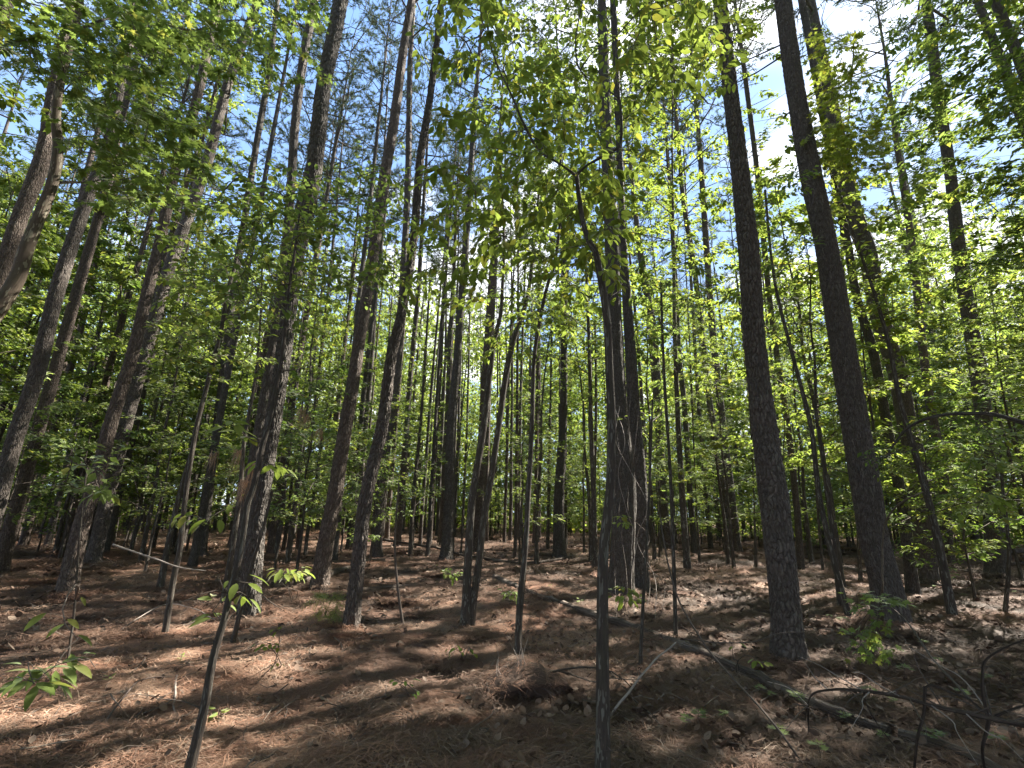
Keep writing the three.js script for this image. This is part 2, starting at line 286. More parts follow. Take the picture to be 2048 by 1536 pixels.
  const st = []; for (let k = 0; k < 2600; k++) { const a = (r() - 0.5) * 1.9, d = Math.sqrt(mix(2.4 * 2.4, 13 * 13, r())), v = 0.5 + 0.9 * r(), g = r(); st.push([Math.sin(a) * d, -Math.cos(a) * d, 0.5 + 1.1 * r(), 0.025 + 0.02 * r(), 0.4, [mix(0.06, 0.15, g) * v, mix(0.045, 0.125, g) * v, mix(0.035, 0.10, g) * v]]); }
  scatter('twig_litter', 'small broken twigs and bark flakes strewn over the needles', 'twigs', sticks, M.litter, st);
  scatter('leaf_litter', 'curled tan dead leaves lying on the pine needles', 'dead leaves', leaves, M.litter, lp);
}

// ---------------------------------------------------------------- trunks
function trunkGeo(pts, rad, o = {}) {                                   // pts from the base up, relative to the base; a ring every few centimetres
  const { sides = 24, step = 0.08, flare = 0.35, relief = 0, seed = 1 } = o;
  const c = new THREE.CatmullRomCurve3(pts, false, 'centripetal'), L = c.getLength(), n = Math.max(6, Math.round(L / step));
  const cum = [0]; for (let i = 1; i < pts.length; i++) cum.push(cum[i - 1] + pts[i].distanceTo(pts[i - 1]));
  const radius = (s) => { const t = s / L * cum[cum.length - 1]; let i = 1; while (i < cum.length - 1 && cum[i] < t) i++; return mix(rad[i - 1], rad[i], clamp((t - cum[i - 1]) / (cum[i] - cum[i - 1]), 0, 1)); };
  const uN = Math.max(1, Math.round(rad[0] * 2 * Math.PI / 0.8)), P = [], U = [], I = []; c.arcLengthDivisions = 400;
  for (let k = 0; k <= n; k++) {
    const s = k / n * L, p = c.getPointAt(k / n), t = c.getTangentAt(k / n), X = V(1, 0, 0).addScaledVector(t, -t.x).normalize(), Z = V().crossVectors(X, t), R = radius(s), y = p.y;
    for (let j = 0; j <= sides; j++) {
      const a = j / sides * 2 * Math.PI, ca = Math.cos(a), sa = Math.sin(a), fl = flare * (0.55 * Math.exp(-Math.max(0, y) / 0.35) + 0.9 * Math.exp(-Math.max(0, y + 0.02) / 0.09)) * (0.75 + 0.6 * Math.sin(a * 3 + seed) * Math.sin(a * 2 + seed * 2));
      let r = R * (1 + fl + 0.07 * (vnoise(ca * 1.5 + seed * 9, sa * 1.5, y * 0.8) - 0.5));
      if (relief) r += relief * (barkAt(j / sides * uN, s / 1.6) - 0.55);
      P.push(p.x + (X.x * ca + Z.x * sa) * r, p.y + (X.y * ca + Z.y * sa) * r, p.z + (X.z * ca + Z.z * sa) * r); U.push(j / sides * uN, s / 1.6);
    }
  }
  const W = sides + 1; for (let k = 0; k < n; k++) for (let j = 0; j < sides; j++) { const a = k * W + j; I.push(a, a + W, a + 1, a + 1, a + W, a + W + 1); }
  const g = new THREE.BufferGeometry(); g.setAttribute('position', new THREE.Float32BufferAttribute(P, 3)); g.setAttribute('uv', new THREE.Float32BufferAttribute(U, 2)); g.setIndex(I); g.computeVertexNormals();
  const N = g.attributes.normal; for (let k = 0; k <= n; k++) { const a = k * W, b = a + sides, q = V(N.getX(a) + N.getX(b), N.getY(a) + N.getY(b), N.getZ(a) + N.getZ(b)).normalize(); N.setXYZ(a, q.x, q.y, q.z); N.setXYZ(b, q.x, q.y, q.z); }
  return g;
}

// ---------------------------------------------------------------- pine crowns, drawn once and shared
function pineCrown(seed, H, spread, nb, dead) {
  const r = rng(seed), wood = new Buf(), nee = new Buf();
  const tuft = (p, d) => {
    nee.color(tint(r, 0.3, 0.05));
    for (let k = 0; k < 11; k++) {
      const a = V(r() - 0.5, r() - 0.5, r() - 0.5).normalize().multiplyScalar(0.95).add(d).normalize(), L = 0.15 + 0.09 * r(), s = V().crossVectors(a, V(r() - 0.5, r() - 0.5, r() - 0.5)).normalize().multiplyScalar(0.013), at = nee.p.length / 3, o = p.clone().addScaledVector(d, (r() - 0.7) * 0.22);
      nee.vert(o.clone().add(s), d); nee.vert(o.clone().sub(s), d); nee.vert(o.clone().addScaledVector(a, L), d); nee.i.push(at, at + 1, at + 2);
    }
  };
  wood.tube([V(0, 0, 0), V(0.05, H * 0.5, 0.03), V(0, H, 0)], [0.10, 0.06, 0.012], 7);
  for (let i = 0; i < nb; i++) {
    const t = (i + r()) / nb, y = H * (0.02 + 0.96 * t), a = i * 2.4 + r(), L = spread * (0.45 + 0.55 * Math.sin(Math.PI * (0.2 + 0.75 * t))) * (0.6 + 0.6 * r()), up = mix(0.1, 0.8, t) + 0.25 * (r() - 0.3);
    const from = V(0, y, 0), to = V(Math.cos(a) * L, y + L * up * 0.7, Math.sin(a) * L), b = bough(from, to, -0.05, r, 6);
    wood.tube([b[0], b[2], b[4], b[6]], taper(4, 0.012 + 0.012 * L, 0.006), 4);
    for (let k = 2; k <= 6; k++) {
      const n = k === 6 ? 3 : 2;
      for (let j = 0; j < n; j++) {
        const d = V(Math.cos(a + (r() - 0.5) * 2.4), 0.25 + 0.5 * r(), Math.sin(a + (r() - 0.5) * 2.4)).normalize(), l = 0.25 + 0.55 * r(), e = b[k].clone().addScaledVector(d, l);
        if (j < 1) wood.tube([b[k], e], [0.007, 0.003], 3);
        tuft(e, d); tuft(b[k].clone().lerp(e, 0.55), d);
      }
    }
  }
  for (let i = 0; i < dead; i++) {                                      // bare grey branches below the living crown
    const y = -6.5 * r(), a = r() * 6.283, L = 0.4 + 1.5 * r() * r(), p = bough(V(0, y, 0), V(Math.cos(a) * L, y + L * (r() * 0.5 - 0.15), Math.sin(a) * L), -0.06, r, 5);
    wood.tube([p[0], p[2], p[3], p[5]], taper(4, 0.013 + 0.006 * L, 0.004), 4);
    for (let k = 2; k < 6; k++) { const d = V(Math.cos(a + (r() - 0.5) * 2.5), (r() - 0.4) * 0.9, Math.sin(a + (r() - 0.5) * 2.5)).multiplyScalar(0.15 + 0.45 * r()); wood.tube([p[k], p[k].clone().add(d)], [0.005, 0.002], 3); }
  }
  return together(wood.geo(), nee.geo(true, true));
}
const CROWNS = [pineCrown(1, 9, 2.6, 30, 10), pineCrown(2, 8, 2.2, 26, 8), pineCrown(3, 10, 2.4, 32, 12), pineCrown(4, 7, 2.0, 22, 7), pineCrown(5, 8, 2.2, 14, 2)];
function crownOn(tree, at, dir, k, s, far) {                                  // the crown's stem takes over from the trunk at 'at'
  const q = new THREE.Quaternion().setFromUnitVectors(V(0, 1, 0), dir), w = part('crown', CROWNS[far ? 4 : k % 4], [M.barkFine, M.needle], tree, 'stuff');
  w.position.copy(at); w.quaternion.copy(q).multiply(new THREE.Quaternion().setFromAxisAngle(V(0, 1, 0), k * 1.7)); w.scale.setScalar(s);
}

const aslant = (x) => 1 / Math.hypot(1, (x - 1024) / FPX);              // an upright trunk looks wider away from the middle of the picture
// pines placed from the photograph: base pixel, then pixels up the trunk with its width there
function heroPine(label, base, pts, o = {}) {
  const b = feet.get(base[0] + ',' + base[1])?.clone() ?? onGround(base[0], base[1]), dist = Math.hypot(b.x, b.z), k = (p, w) => w * p.distanceTo(camera.position) / Math.hypot(FPX, 0) / 2 * 0.96;
  const P = [V(0, -0.15, 0)], R = [];
  const w0 = base[2] ?? pts[0][2];
  R.push(k(b, w0));
  for (const [x, y, w] of pts) { const p = atDepth(x, y, b); const depth = V().subVectors(p, camera.position).dot(ray(1024, 768)); R.push((w ?? 0) * depth / FPX / 2 * aslant(x)); P.push(p.sub(b)); }
  const depth0 = V().subVectors(b, camera.position).dot(ray(1024, 768)); R[0] = w0 * depth0 / FPX / 2 * aslant(base[0]);
  for (let i = 1; i < R.length; i++) if (!R[i]) { let j = i; while (j < R.length && !R[j]) j++; R[i] = j < R.length ? mix(R[i - 1], R[j], 1 / (j - i + 1)) : R[i - 1] * 0.93; }
  const Htot = o.top ?? 15, last = P[P.length - 1], before = P[P.length - 2];
  const dir = V().subVectors(last, before).normalize(); dir.y = Math.max(dir.y, 0.5); dir.x *= 0.6; dir.z *= 0.6; dir.normalize();
  if (last.y < Htot) { const e = last.clone().addScaledVector(dir, (Htot - last.y) / dir.y); P.push(e); R.push(Math.max(0.09, R[R.length - 1] * 0.75)); }
  const t = thing('pine_tree', label, 'pine tree', b);
  const near = dist < 9.5;
  part('trunk', trunkGeo(P, R, { sides: near ? 72 : 36, step: near ? 0.03 : 0.08, relief: near ? 0.026 : 0.018, flare: o.flare ?? 0.4, seed: base[0] % 17, }), [M.bark, M.barkRed, M.barkGrey][base[0] === 1240 || base[0] === 1276 ? 2 : Math.abs(base[0]) % 3], t);
  const s = clamp(R[R.length - 1] / 0.10, 0.5, 1.4);
  crownOn(t, P[P.length - 1], dir, Math.abs(base[0]) % 7, s);
  t.userData.depth = dist;
  return { t, b, P, R };
}
const HP = [
  ['thick scaly pine with flared base behind the fallen log', [1578, 1334, 72], [[1570, 1200, 62], [1548, 1000, 62], [1515, 744, 47], [1497, 500, 43], [1481, 349, 37], [1460, 174, 31], [1446, 50, 28]]],
  ['tall thick scaly pine with a leafy shrub at its foot', [1788, 1256, 80], [[1772, 1170, 66], [1746, 1070, 63], [1734, 988, 64], [1693, 744, 56], [1654, 500, 47], [1622, 349, 45], [1590, 174, 38], [1566, 0, 35]]],
  ['scaly pine close behind the thick pine with the leafy shrub', [1854, 1168, 46], [[1838, 954, 44], [1814, 849, 42], [1794, 744, 41], [1761, 640, 41], [1733, 500, 40], [1707, 430, 40], [1690, 349, 36], [1660, 200, 30]]],
  ['scaly pine crossed by an arching bare branch', [1992, 1158, 46], [[1983, 988, 41], [1969, 849, 38], [1955, 744, 35], [1918, 500, 31], [1901, 349, 26], [1880, 209, 24], [1857, 35, 24]]],
  ['broad pine trunk hung with bare vines', [1240, 1196, 52], [[1246, 1080, 48], [1250, 988, 46], [1238, 849, 40], [1228, 674, 33], [1224, 500, 29], [1212, 244, 24], [1205, 40, 20]]],
  ['pine trunk partly hidden behind the vine-hung pine', [1276, 1182, 38], [[1280, 988, 31], [1270, 849, 27], [1259, 674, 22], [1247, 500, 15], [1240, 330, 13]]],
  ['grey pine with its foot beside the end of a curved fallen stem', [1118, 1116, 25], [[1118, 1000, 21], [1126, 849, 16], [1128, 674, 13], [1128, 535, 12], [1122, 380, 10]]],
  ['pine standing at the bend of the thin fallen stem, sunlit on one side', [893, 1122, 25], [[899, 1000, 21], [903, 849, 20], [912, 744, 17], [921, 622, 14], [932, 480, 13]]],
  ['pale furrowed pine rising beside a short mossy log', [637, 1186, 38], [[651, 1090, 34], [668, 1000, 31], [686, 884, 29], [704, 779, 27], [720, 674, 24], [732, 605, 22], [752, 470, 23], [767, 366, 22], [788, 244, 20], [806, 105, 17], [823, 0, 15]]],
  ['dark slanting pine whose shadow falls across the needles', [699, 1270, 34], [[715, 1140, 29], [731, 1000, 28], [765, 849, 25], [783, 709, 22], [800, 640, 20], [826, 488, 17], [841, 314, 16], [858, 209, 14], [875, 70, 12]]],
  ['pine just behind the dark slanting pine', [753, 1112, 22], [[758, 1000, 19], [775, 884, 17], [790, 779, 16], [800, 674, 15], [806, 560, 14], [815, 380, 13], [820, 122, 11]]],
  ['leaning pine with peeling bark and strands of dead needles', [497, 1240, 44], [[511, 1070, 40], [523, 988, 36], [550, 820, 34], [568, 700, 33], [592, 520, 32], [622, 380, 33], [635, 279, 33], [647, 174, 31], [668, 70, 30], [682, 0, 29]]],
  ['dark pine pressed close behind the leaning peeling pine', [474, 1186, 30], [[497, 988, 27], [521, 850, 25], [545, 700, 21], [556, 615, 19], [576, 450, 18], [595, 200, 18], [628, 0, 17]]],
  ['thick dark leaning pine with a wide base, one of two side by side', [133, 1196, 46], [[150, 1105, 40], [172, 1020, 36], [195, 954, 31], [221, 849, 31], [265, 709, 28], [298, 570, 25], [316, 500, 24], [349, 349, 22], [391, 209, 20], [420, 80, 18]]],
  ['dark leaning pine, the farther of two side by side', [186, 1126, 34], [[225, 954, 32], [251, 849, 31], [290, 709, 28], [328, 570, 27], [351, 500, 25], [412, 331, 23], [454, 174, 20], [506, 30, 18]]],
  ['sunlit pinkish pine leaning beside the pale crooked sapling', [-60, 1190, 46], [[-12, 1030, 42], [28, 884, 38], [75, 744, 36], [108, 605, 35], [136, 510, 32], [180, 384, 28], [208, 314, 24], [227, 244, 20], [250, 130, 17]]],
  ['sunlit scaly pine leaning behind the pale crooked sapling', [-190, 1200, 46], [[-60, 780, 42], [33, 454, 38], [86, 314, 37], [105, 209, 33], [125, 105, 30], [150, 0, 26]]],
  ['slender pine in the thin stand past the fallen log, straight and dark', [1391, 1112, 14], [[1380, 988, 12], [1369, 814, 11], [1358, 709, 11], [1351, 570, 10], [1338, 350, 8]]],
  ['slender dark pine with a small sapling leaning on its foot', [1460, 1116, 18], [[1447, 988, 15], [1432, 884, 14], [1418, 797, 13], [1407, 692, 12], [1386, 517, 11], [1369, 419, 10], [1356, 280, 9]]],
  ['red-brown pine seen close beside the thick flared pine', [1602, 1146, 15], [[1592, 1000, 14], [1575, 850, 13], [1552, 700, 12], [1535, 560, 12], [1515, 350, 11], [1490, 150, 10]]],
  ['pine in the far thin stand with red-brown lower bark', [1338, 1102, 20], [[1325, 988, 18], [1318, 849, 17], [1308, 674, 16], [1297, 605, 15], [1280, 500, 13]]],
  ['grey pine behind the slender dark pine with the leaning sapling', [1476, 1106, 18], [[1462, 988, 17], [1445, 850, 16], [1425, 657, 14], [1412, 480, 13], [1400, 300, 11]]],
  ['pine in the shade between the two scaly pines', [1897, 1132, 26], [[1882, 919, 22], [1864, 831, 21], [1846, 700, 19], [1825, 500, 17]]],
  ['dark pine standing in front of the far thicket', [1951, 1092, 22], [[1934, 1006, 20], [1906, 919, 19], [1892, 831, 18], [1870, 700, 17], [1840, 500, 15]]],
  ['grey pine half hidden by the twin dark stems', [955, 1102, 22], [[962, 950, 20], [972, 760, 19], [980, 640, 18], [990, 480, 15]]],
  ['thin sunlit pine showing against the clouds', [404, 1112, 18], [[452, 700, 16], [506, 331, 14], [527, 209, 13], [537, 157, 12], [555, 0, 10]]],
  ['dark pine squeezed between the tall thick pine and the scaly pine behind it', [1826, 1192, 28], [[1803, 1000, 25], [1780, 884, 23], [1745, 700, 21], [1715, 600, 19], [1697, 500, 18], [1668, 349, 16]]],
];
const heroBases = [];
for (const [label, base, pts] of HP) { const h = heroPine(label, base, pts, { top: 14.5 + (Math.abs(base[0]) % 5) * 0.5 }); heroBases.push(h.b); }

// ---------------------------------------------------------------- hardwood saplings drawn once and copied
function sapling(seed, H, spread, leaves, len, low, tpl, o = {}) {
  const r = rng(seed), wood = new Buf(), fol = new Buf(), n = o.n ?? Math.round(10 + H * 2.4), lean = V((r() - 0.5) * 0.12 * H, 0, (r() - 0.5) * 0.12 * H);
  const stem = []; for (let i = 0; i <= 8; i++) { const t = i / 8; stem.push(V(lean.x * t * t + (i ? (r() - 0.5) * 0.08 : 0), H * t - 0.1, lean.z * t * t + (i ? (r() - 0.5) * 0.08 : 0))); }
  const r0 = o.r0 ?? 0.006 * H + 0.008, at = (t) => { const i = Math.min(7, Math.floor(t * 8)); return stem[i].clone().lerp(stem[i + 1], t * 8 - i); };
  const per = Math.ceil(leaves / n / 5);
  for (let i = 0; i < n; i++) {
    const t = mix(low, 0.99, Math.pow((i + r()) / n, 0.85)), a = i * 2.4 + r() * 1.2, L = spread * (0.35 + 0.75 * Math.sin(Math.PI * clamp(0.25 + 0.7 * (t - low) / (1 - low), 0, 1))) * (0.55 + 0.6 * r()), from = at(t), to = from.clone().add(V(Math.cos(a) * L, L * (0.12 + 0.35 * r()) * (t > 0.85 ? 2 : 1), Math.sin(a) * L)), b = bough(from, to, 0.05, r, 5);
    wood.tube([b[0], b[2], b[5]], taper(3, Math.min(0.004 + 0.006 * L, r0 * 0.6), 0.003), 3);
    for (let k = 1; k <= 5; k++) {
      const s = r() < 0.5 ? -1 : 1, d = V(Math.cos(a + s * (0.5 + r() * 0.7)), 0.1 * (r() - 0.3), Math.sin(a + s * (0.5 + r() * 0.7))).normalize(), l = (0.2 + 0.35 * r()) * Math.max(0.6, L * 0.5), e = b[k].clone().addScaledVector(d, l); e.y -= 0.06 * l;
      if (H < 5) wood.tube([b[k], e], [0.004, 0.002], 3);
      for (let m = 0; m < per; m++) {
        const f = (m + 0.5 + 0.5 * r()) / per, p = b[k].clone().lerp(e, f), sd = m % 2 ? 1 : -1, al = d.clone().multiplyScalar(0.6).add(V(-d.z * sd, -0.25 - 0.35 * r(), d.x * sd).multiplyScalar(0.9)).add(V(r() - 0.5, (r() - 0.5) * 0.8, r() - 0.5).multiplyScalar(0.7)).normalize(), no = V((r() - 0.5) * 0.9, 1, (r() - 0.5) * 0.9).normalize();
        p.add(V(r() - 0.5, r() - 0.5, r() - 0.5).multiplyScalar(0.14));
        fol.color(tint(r, 0.3, 0.15)).leaf(tpl, p, al, no, len * (0.65 + 0.6 * r()));
      }
    }
  }
  return { trunk: trunkGeo(stem, taper(9, r0, 0.006, 0.9), { sides: 9, step: 0.35, flare: 0.25, seed }), crown: together(wood.geo(), fol.geo(true, true)), H };
}
const SAP = {
  small: [sapling(21, 3.2, 1.3, 1700, 0.10, 0.25, KITE2), sapling(22, 4.2, 1.5, 1300, 0.11, 0.22, STAR2), sapling(23, 2.4, 1.2, 1200, 0.10, 0.2, KITE2)],
  mid: [sapling(31, 7.5, 2.1, 5200, 0.12, 0.16, KITE2), sapling(32, 8.5, 2.3, 5600, 0.125, 0.22, KITE2), sapling(33, 6.5, 2.0, 2600, 0.14, 0.16, STAR2)],
  tall: [sapling(41, 12.5, 2.8, 8200, 0.14, 0.22, KITE2, { n: 52 }), sapling(42, 15, 3.0, 9000, 0.145, 0.28, KITE2, { n: 58 }), sapling(43, 11, 2.7, 7400, 0.14, 0.18, KITE2, { n: 48 })],
  high: [sapling(61, 17, 3.2, 10500, 0.13, 0.3, KITE2, { n: 60, r0: 0.085 }), sapling(62, 19, 3.3, 11000, 0.13, 0.36, KITE2, { n: 62, r0: 0.095 })],
  thin: [sapling(51, 6, 0.8, 260, 0.11, 0.5, KITE2), sapling(52, 8, 0.9, 330, 0.11, 0.55, KITE2)],
};
function plantSapling(kind, v, x, z, turn, s, mat, label, group) {
  const p = SAP[kind][v], t = thing('hardwood_sapling', label, 'sapling', V(x, height(x, z), z), group);
  t.rotation.y = turn; t.scale.setScalar(s);
  part('trunk', p.trunk, M.skin, t); part('crown', p.crown, [M.twig, mat], t, 'stuff');
  return t;
}

// spots that the sun reaches in the photograph: the random trees keep out of its way there
const lit = [[100, 1480], [250, 1330], [30, 1330], [430, 1500], [480, 1330], [740, 1240], [860, 1130], [1000, 1110], [1080, 1095], [600, 1200], [1650, 1190], [1930, 1310], [330, 1200], [1180, 1120]].map(([x, y]) => Object.assign(onGround(x, y), { f: 0.5 }));
for (const [k, x, y] of [[15, 28, 884], [15, 54, 797], [15, 90, 680], [15, 125, 540], [15, 180, 384], [16, 33, 454], [16, 86, 314], [16, 110, 190], [8, 648, 1120], [8, 675, 950], [8, 732, 605], [11, 647, 174], [11, 635, 279], [11, 515, 1030], [13, 180, 1000], [14, 380, 420], [7, 897, 1050]]) lit.push(atDepth(x, y, heroBases[k]));
for (const [x, y, d] of [[1150, 430, 3.3], [1000, 420, 3.5], [560, 450, 3.8], [700, 480, 4.2], [1700, 250, 9.5], [1650, 350, 9.5], [250, 200, 5.5], [150, 80, 5.5], [1100, 200, 3.8], [400, 500, 9], [200, 600, 10], [100, 950, 9], [900, 900, 18], [1100, 800, 20], [700, 850, 15], [1400, 850, 18], [1600, 900, 14], [1950, 650, 13], [300, 850, 12], [500, 700, 14], [1250, 700, 22], [850, 650, 16], [1000, 720, 16], [1450, 650, 17], [1800, 800, 13], [600, 950, 14], [1050, 950, 24], [1850, 950, 15], [420, 880, 15], [780, 950, 22], [880, 960, 26], [1150, 960, 28], [1330, 940, 24], [980, 880, 27], [640, 900, 24], [500, 950, 22], [1500, 950, 24], [250, 960, 16], [150, 880, 15], [1230, 880, 26], [1650, 950, 22]]) lit.push(atDist(x, y, d));
const sh = Math.hypot(sunDir.x, sunDir.z);
function shades(x, z, lo, hi, R) { return lit.some((p) => { const u = ((x - p.x) * sunDir.x + (z - p.z) * sunDir.z) / (sh * sh); if (u <= 0.5) return false; const y = p.y + u * sunDir.y; return y > lo - 0.5 && y < hi + 0.5 && Math.hypot(p.x + u * sunDir.x - x, p.z + u * sunDir.z - z) < R * (p.f ?? 0.85); }); }

// ---------------------------------------------------------------- the stand behind: pines and saplings that are told apart only by their place
const spots = heroBases.map((b) => [b.x, b.z, 1.1]);
const free = (x, z, d) => spots.every(([a, b, e]) => Math.hypot(a - x, b - z) > Math.min(d, e + d) * 0.999 && Math.hypot(a - x, b - z) > d);
const pinePROTO = [0, 1, 2, 3, 4].map((k) => { const r = rng(70 + k), H = 13 + k * 0.7, P = [], n = 7; let x = 0, z = 0; const lx = (r() - 0.5) * 0.9, lz = (r() - 0.5) * 0.9; for (let i = 0; i <= n; i++) { const t = i / n; P.push(V(lx * t * t + x, H * t - 0.15 * (i === 0), lz * t * t + z)); x += (r() - 0.5) * 0.1; z += (r() - 0.5) * 0.1; } return { g: trunkGeo(P, taper(n + 1, 0.17, 0.105), { sides: 18, step: 0.3, relief: 0.012, seed: k }), top: P[n], dir: V().subVectors(P[n], P[n - 1]).normalize() }; });
function plainPine(x, z, k, turn, s, label, group, light = false) {
  const p = pinePROTO[k], t = thing('pine_tree', label, 'pine tree', V(x, height(x, z), z), group);
  t.rotation.y = turn; t.scale.set(s, 0.85 + 0.15 * s, s); if (light) t.scale.set(s, 0.7 + 0.3 * s, s);
  part('trunk', p.g, [M.bark, M.barkRed, M.barkGrey][Math.floor(Math.abs(x) * 7) % 3], t); crownOn(t, p.top, p.dir, k, 1, light || (Math.hypot(x, z) > 26 && z < -8));
}
{
  const r = rng(77); let n = 0;
  for (let tries = 0; tries < 4000 && n < 100; tries++) {
    const a = (r() - 0.5) * 1.9, d = Math.sqrt(mix(12 * 12, 42 * 42, Math.pow(r(), 1.2))), x = Math.sin(a) * d, z = -Math.cos(a) * d;
    if (!free(x, z, d < 25 ? 1.7 : 2.2) || shades(x, z, 12.5, 23, 1.5)) continue;
    spots.push([x, z, 1]); n++;
    plainPine(x, z, Math.floor(r() * 5), r() * 6.283, 0.42 + 0.6 * r() * r() + 0.1, 'straight slender pine in the crowded stand behind the thick trunks', 'slender pines filling the stand behind');
  }
  for (const [px, py, s] of [[1422, 1098, 0.6], [1532, 1092, 0.55], [1302, 1096, 0.6], [1352, 1088, 0.5], [1584, 1090, 0.6], [1490, 1084, 0.65], [1265, 1090, 0.5], [1440, 1078, 0.7], [860, 1088, 0.5], [1020, 1086, 0.5], [700, 1092, 0.6]]) { const p = onGround(px, py); plainPine(p.x, p.z, Math.floor(r() * 5), r() * 6.283, s, 'straight slender pine in the crowded stand behind the thick trunks', 'slender pines filling the stand behind'); }
  for (let tries = 0, m = 0; tries < 2500 && m < 46; tries++) {
    const a = mix(-0.86, 0.3, r()), d = mix(13, 32, Math.sqrt(r())), x = Math.sin(a) * d, z = -Math.cos(a) * d; if (!free(x, z, 0.8) || shades(x, z, 12.5, 21, 0.9)) continue;
    spots.push([x, z, 0.6]); m++; plainPine(x, z, Math.floor(r() * 5), r() * 6.283, 0.3 + 0.28 * r(), 'pole-thin dark pine among the slender pines behind', 'pole-thin pines in the stand behind', true);
  }
  // pines beside the place, out of view to the right and left: their crowns shade the floor
  const side = [[9.5, -2.5], [13, -6], [12, 1], [16, -10], [17, -3], [20, -7], [22, -14], [25, -2], [24, -10], [29, -12], [15, 4], [20, 3], [-7, -1.5], [-10, -5], [-5, 4], [3, 5], [8, 6], [-12, 2]];
  for (const [x, z] of side) if (!shades(x, z, 13, 24, 1.7)) plainPine(x + (r() - 0.5), z + (r() - 0.5), Math.floor(r() * 5), r() * 6.283, 0.9 + 0.5 * r(), 'pine standing beside the viewpoint, outside the photograph', 'pines around the viewpoint');
}
{
  const r = rng(101), mats = [M.leafA, M.leafA, M.leafB, M.leafB, M.leafA, M.leafD]; let n = 0;
  const G = 'leafy saplings filling the understorey behind', lab = { small: 'low leafy sapling in the understorey among the far pines', mid: 'slender leafy hardwood sapling standing among the far pines', tall: 'tall leafy hardwood rising among the far pines', high: 'high leafy hardwood whose crown reaches the pine tops', thin: 'thin almost bare sapling stem among the far pines' };
  for (let tries = 0; tries < 9000 && n < 260; tries++) {
    const a = (r() - 0.5) * 1.96, d = Math.sqrt(mix(8.5 * 8.5, 36 * 36, Math.pow(r(), 1.25))), x = Math.sin(a) * d, z = -Math.cos(a) * d, deg = a * 57.3;
    const near = deg < -36 ? 12.5 : deg < -16 ? 9 : deg > 30 ? 10 : 13.5;
    if (d < near || !free(x, z, d < 20 ? 0.8 : 1.1)) continue;
    const k = r(), kind = d < 15 ? (k < 0.25 ? 'small' : k < 0.5 ? 'mid' : k < 0.72 ? 'tall' : k < 0.78 && (deg < -30 || deg > -4) ? 'high' : 'thin') : d > 20 ? (k < 0.38 ? 'small' : k < 0.7 ? 'mid' : k < 0.92 ? 'tall' : 'thin') : (k < 0.26 ? 'small' : k < 0.52 ? 'mid' : k < 0.68 ? 'tall' : k < 0.72 && (deg < -28 || deg > -6) ? 'high' : 'thin');
    const hh = { small: 3.5, mid: 8, tall: 14, high: 18, thin: 1 }[kind]; if (shades(x, z, hh * 0.25, hh, hh * 0.14 + 0.3)) continue;
    spots.push([x, z, 0.4]); n++;
    const v = Math.floor(r() * SAP[kind].length);
    plantSapling(kind, v, x, z, r() * 6.283, 0.8 + 0.45 * r(), mats[Math.floor(r() * 6)], lab[kind], G);
  }
  // the far wood, which reads as one mass of leaves
  const g = new Buf(); for (let k = 0; k < 64; k++) { const p = V(r() - 0.5, (r() - 0.5) * 0.55, r() - 0.5).multiplyScalar(2.2), al = V(r() - 0.5, -0.3 * r(), r() - 0.5).normalize(); g.color(tint(r, 0.3, 0.15)).leaf(KITE2, p, al, V((r() - 0.5) * 1.2, 1, (r() - 0.5) * 1.2).normalize(), 0.28); }
  const geo = g.geo(true, true), N = 6200, im = new THREE.InstancedMesh(geo, M.leafA, N), m = new THREE.Matrix4(), q = new THREE.Quaternion();
  for (let i = 0; i < N; i++) {
    const a = (r() - 0.5) * 2.1, d = mix(34, 66, r()), x = Math.sin(a) * d, z = -Math.cos(a) * d, y = height(x, z) + 0.2 + 19 * Math.pow(r(), 1.25); q.setFromEuler(new THREE.Euler((r() - 0.5) * 0.7, r() * 6.283, (r() - 0.5) * 0.7)); const s = 0.8 + 0.8 * r();
    m.compose(V(x, y, z), q, V(s, s, s)); im.setMatrixAt(i, m); const v = 0.7 + 0.6 * r(); im.setColorAt(i, rgb(v, v, v));
  }
  im.name = 'far_wood'; tag(im, 'mass of distant leafy woodland behind all the trunks', 'woodland', null, 'stuff'); shadows(im); scene.add(im);
}
{ // leafy trees to the right of the view and near it: they shade the floor
  const r = rng(303);
  const off = [[8, -1.2], [10.5, -5.5], [14.5, -4], [17, -12], [12, -1.5], [6.8, 0.8], [-8.5, -3], [9, 3.5], [12.5, -8], [18.5, -8], [16, -6.5]];
  for (const [px, py, h] of [[1300, 1480, 15], [1500, 1500, 14], [1750, 1480, 15.5], [1100, 1440, 15], [1950, 1500, 14], [1400, 1300, 16], [1150, 1250, 16], [800, 1400, 16.5], [1650, 1400, 16], [1250, 1540, 17]]) { const p = onGround(px, py), u = h / Math.tan(SUN_EL * Math.PI / 180) / sh, x = p.x + sunDir.x * u, z = p.z + sunDir.z * u; if (Math.atan2(x, -z) * 57.3 < 50 || shades(x, z, 13.5, 22, 1.3)) continue; plainPine(x, z, Math.floor(r() * 5), r() * 6.283, 1.1, 'pine standing beside the viewpoint, outside the photograph', 'pines around the viewpoint'); }  // unseen pines added along the sun line to darken chosen floor spots
  off.filter(([x, z]) => !shades(x, z, 4, 15, 1.8)).forEach(([x, z], i) => plantSapling(i % 2 ? 'high' : 'tall', i % 2, x + r() - 0.5, z + r() - 0.5, r() * 6.283, 1 + 0.3 * r(), i % 2 ? M.leafB : M.leafA, 'leafy hardwood beside the viewpoint, outside the photograph', 'leafy trees around the viewpoint'));
}

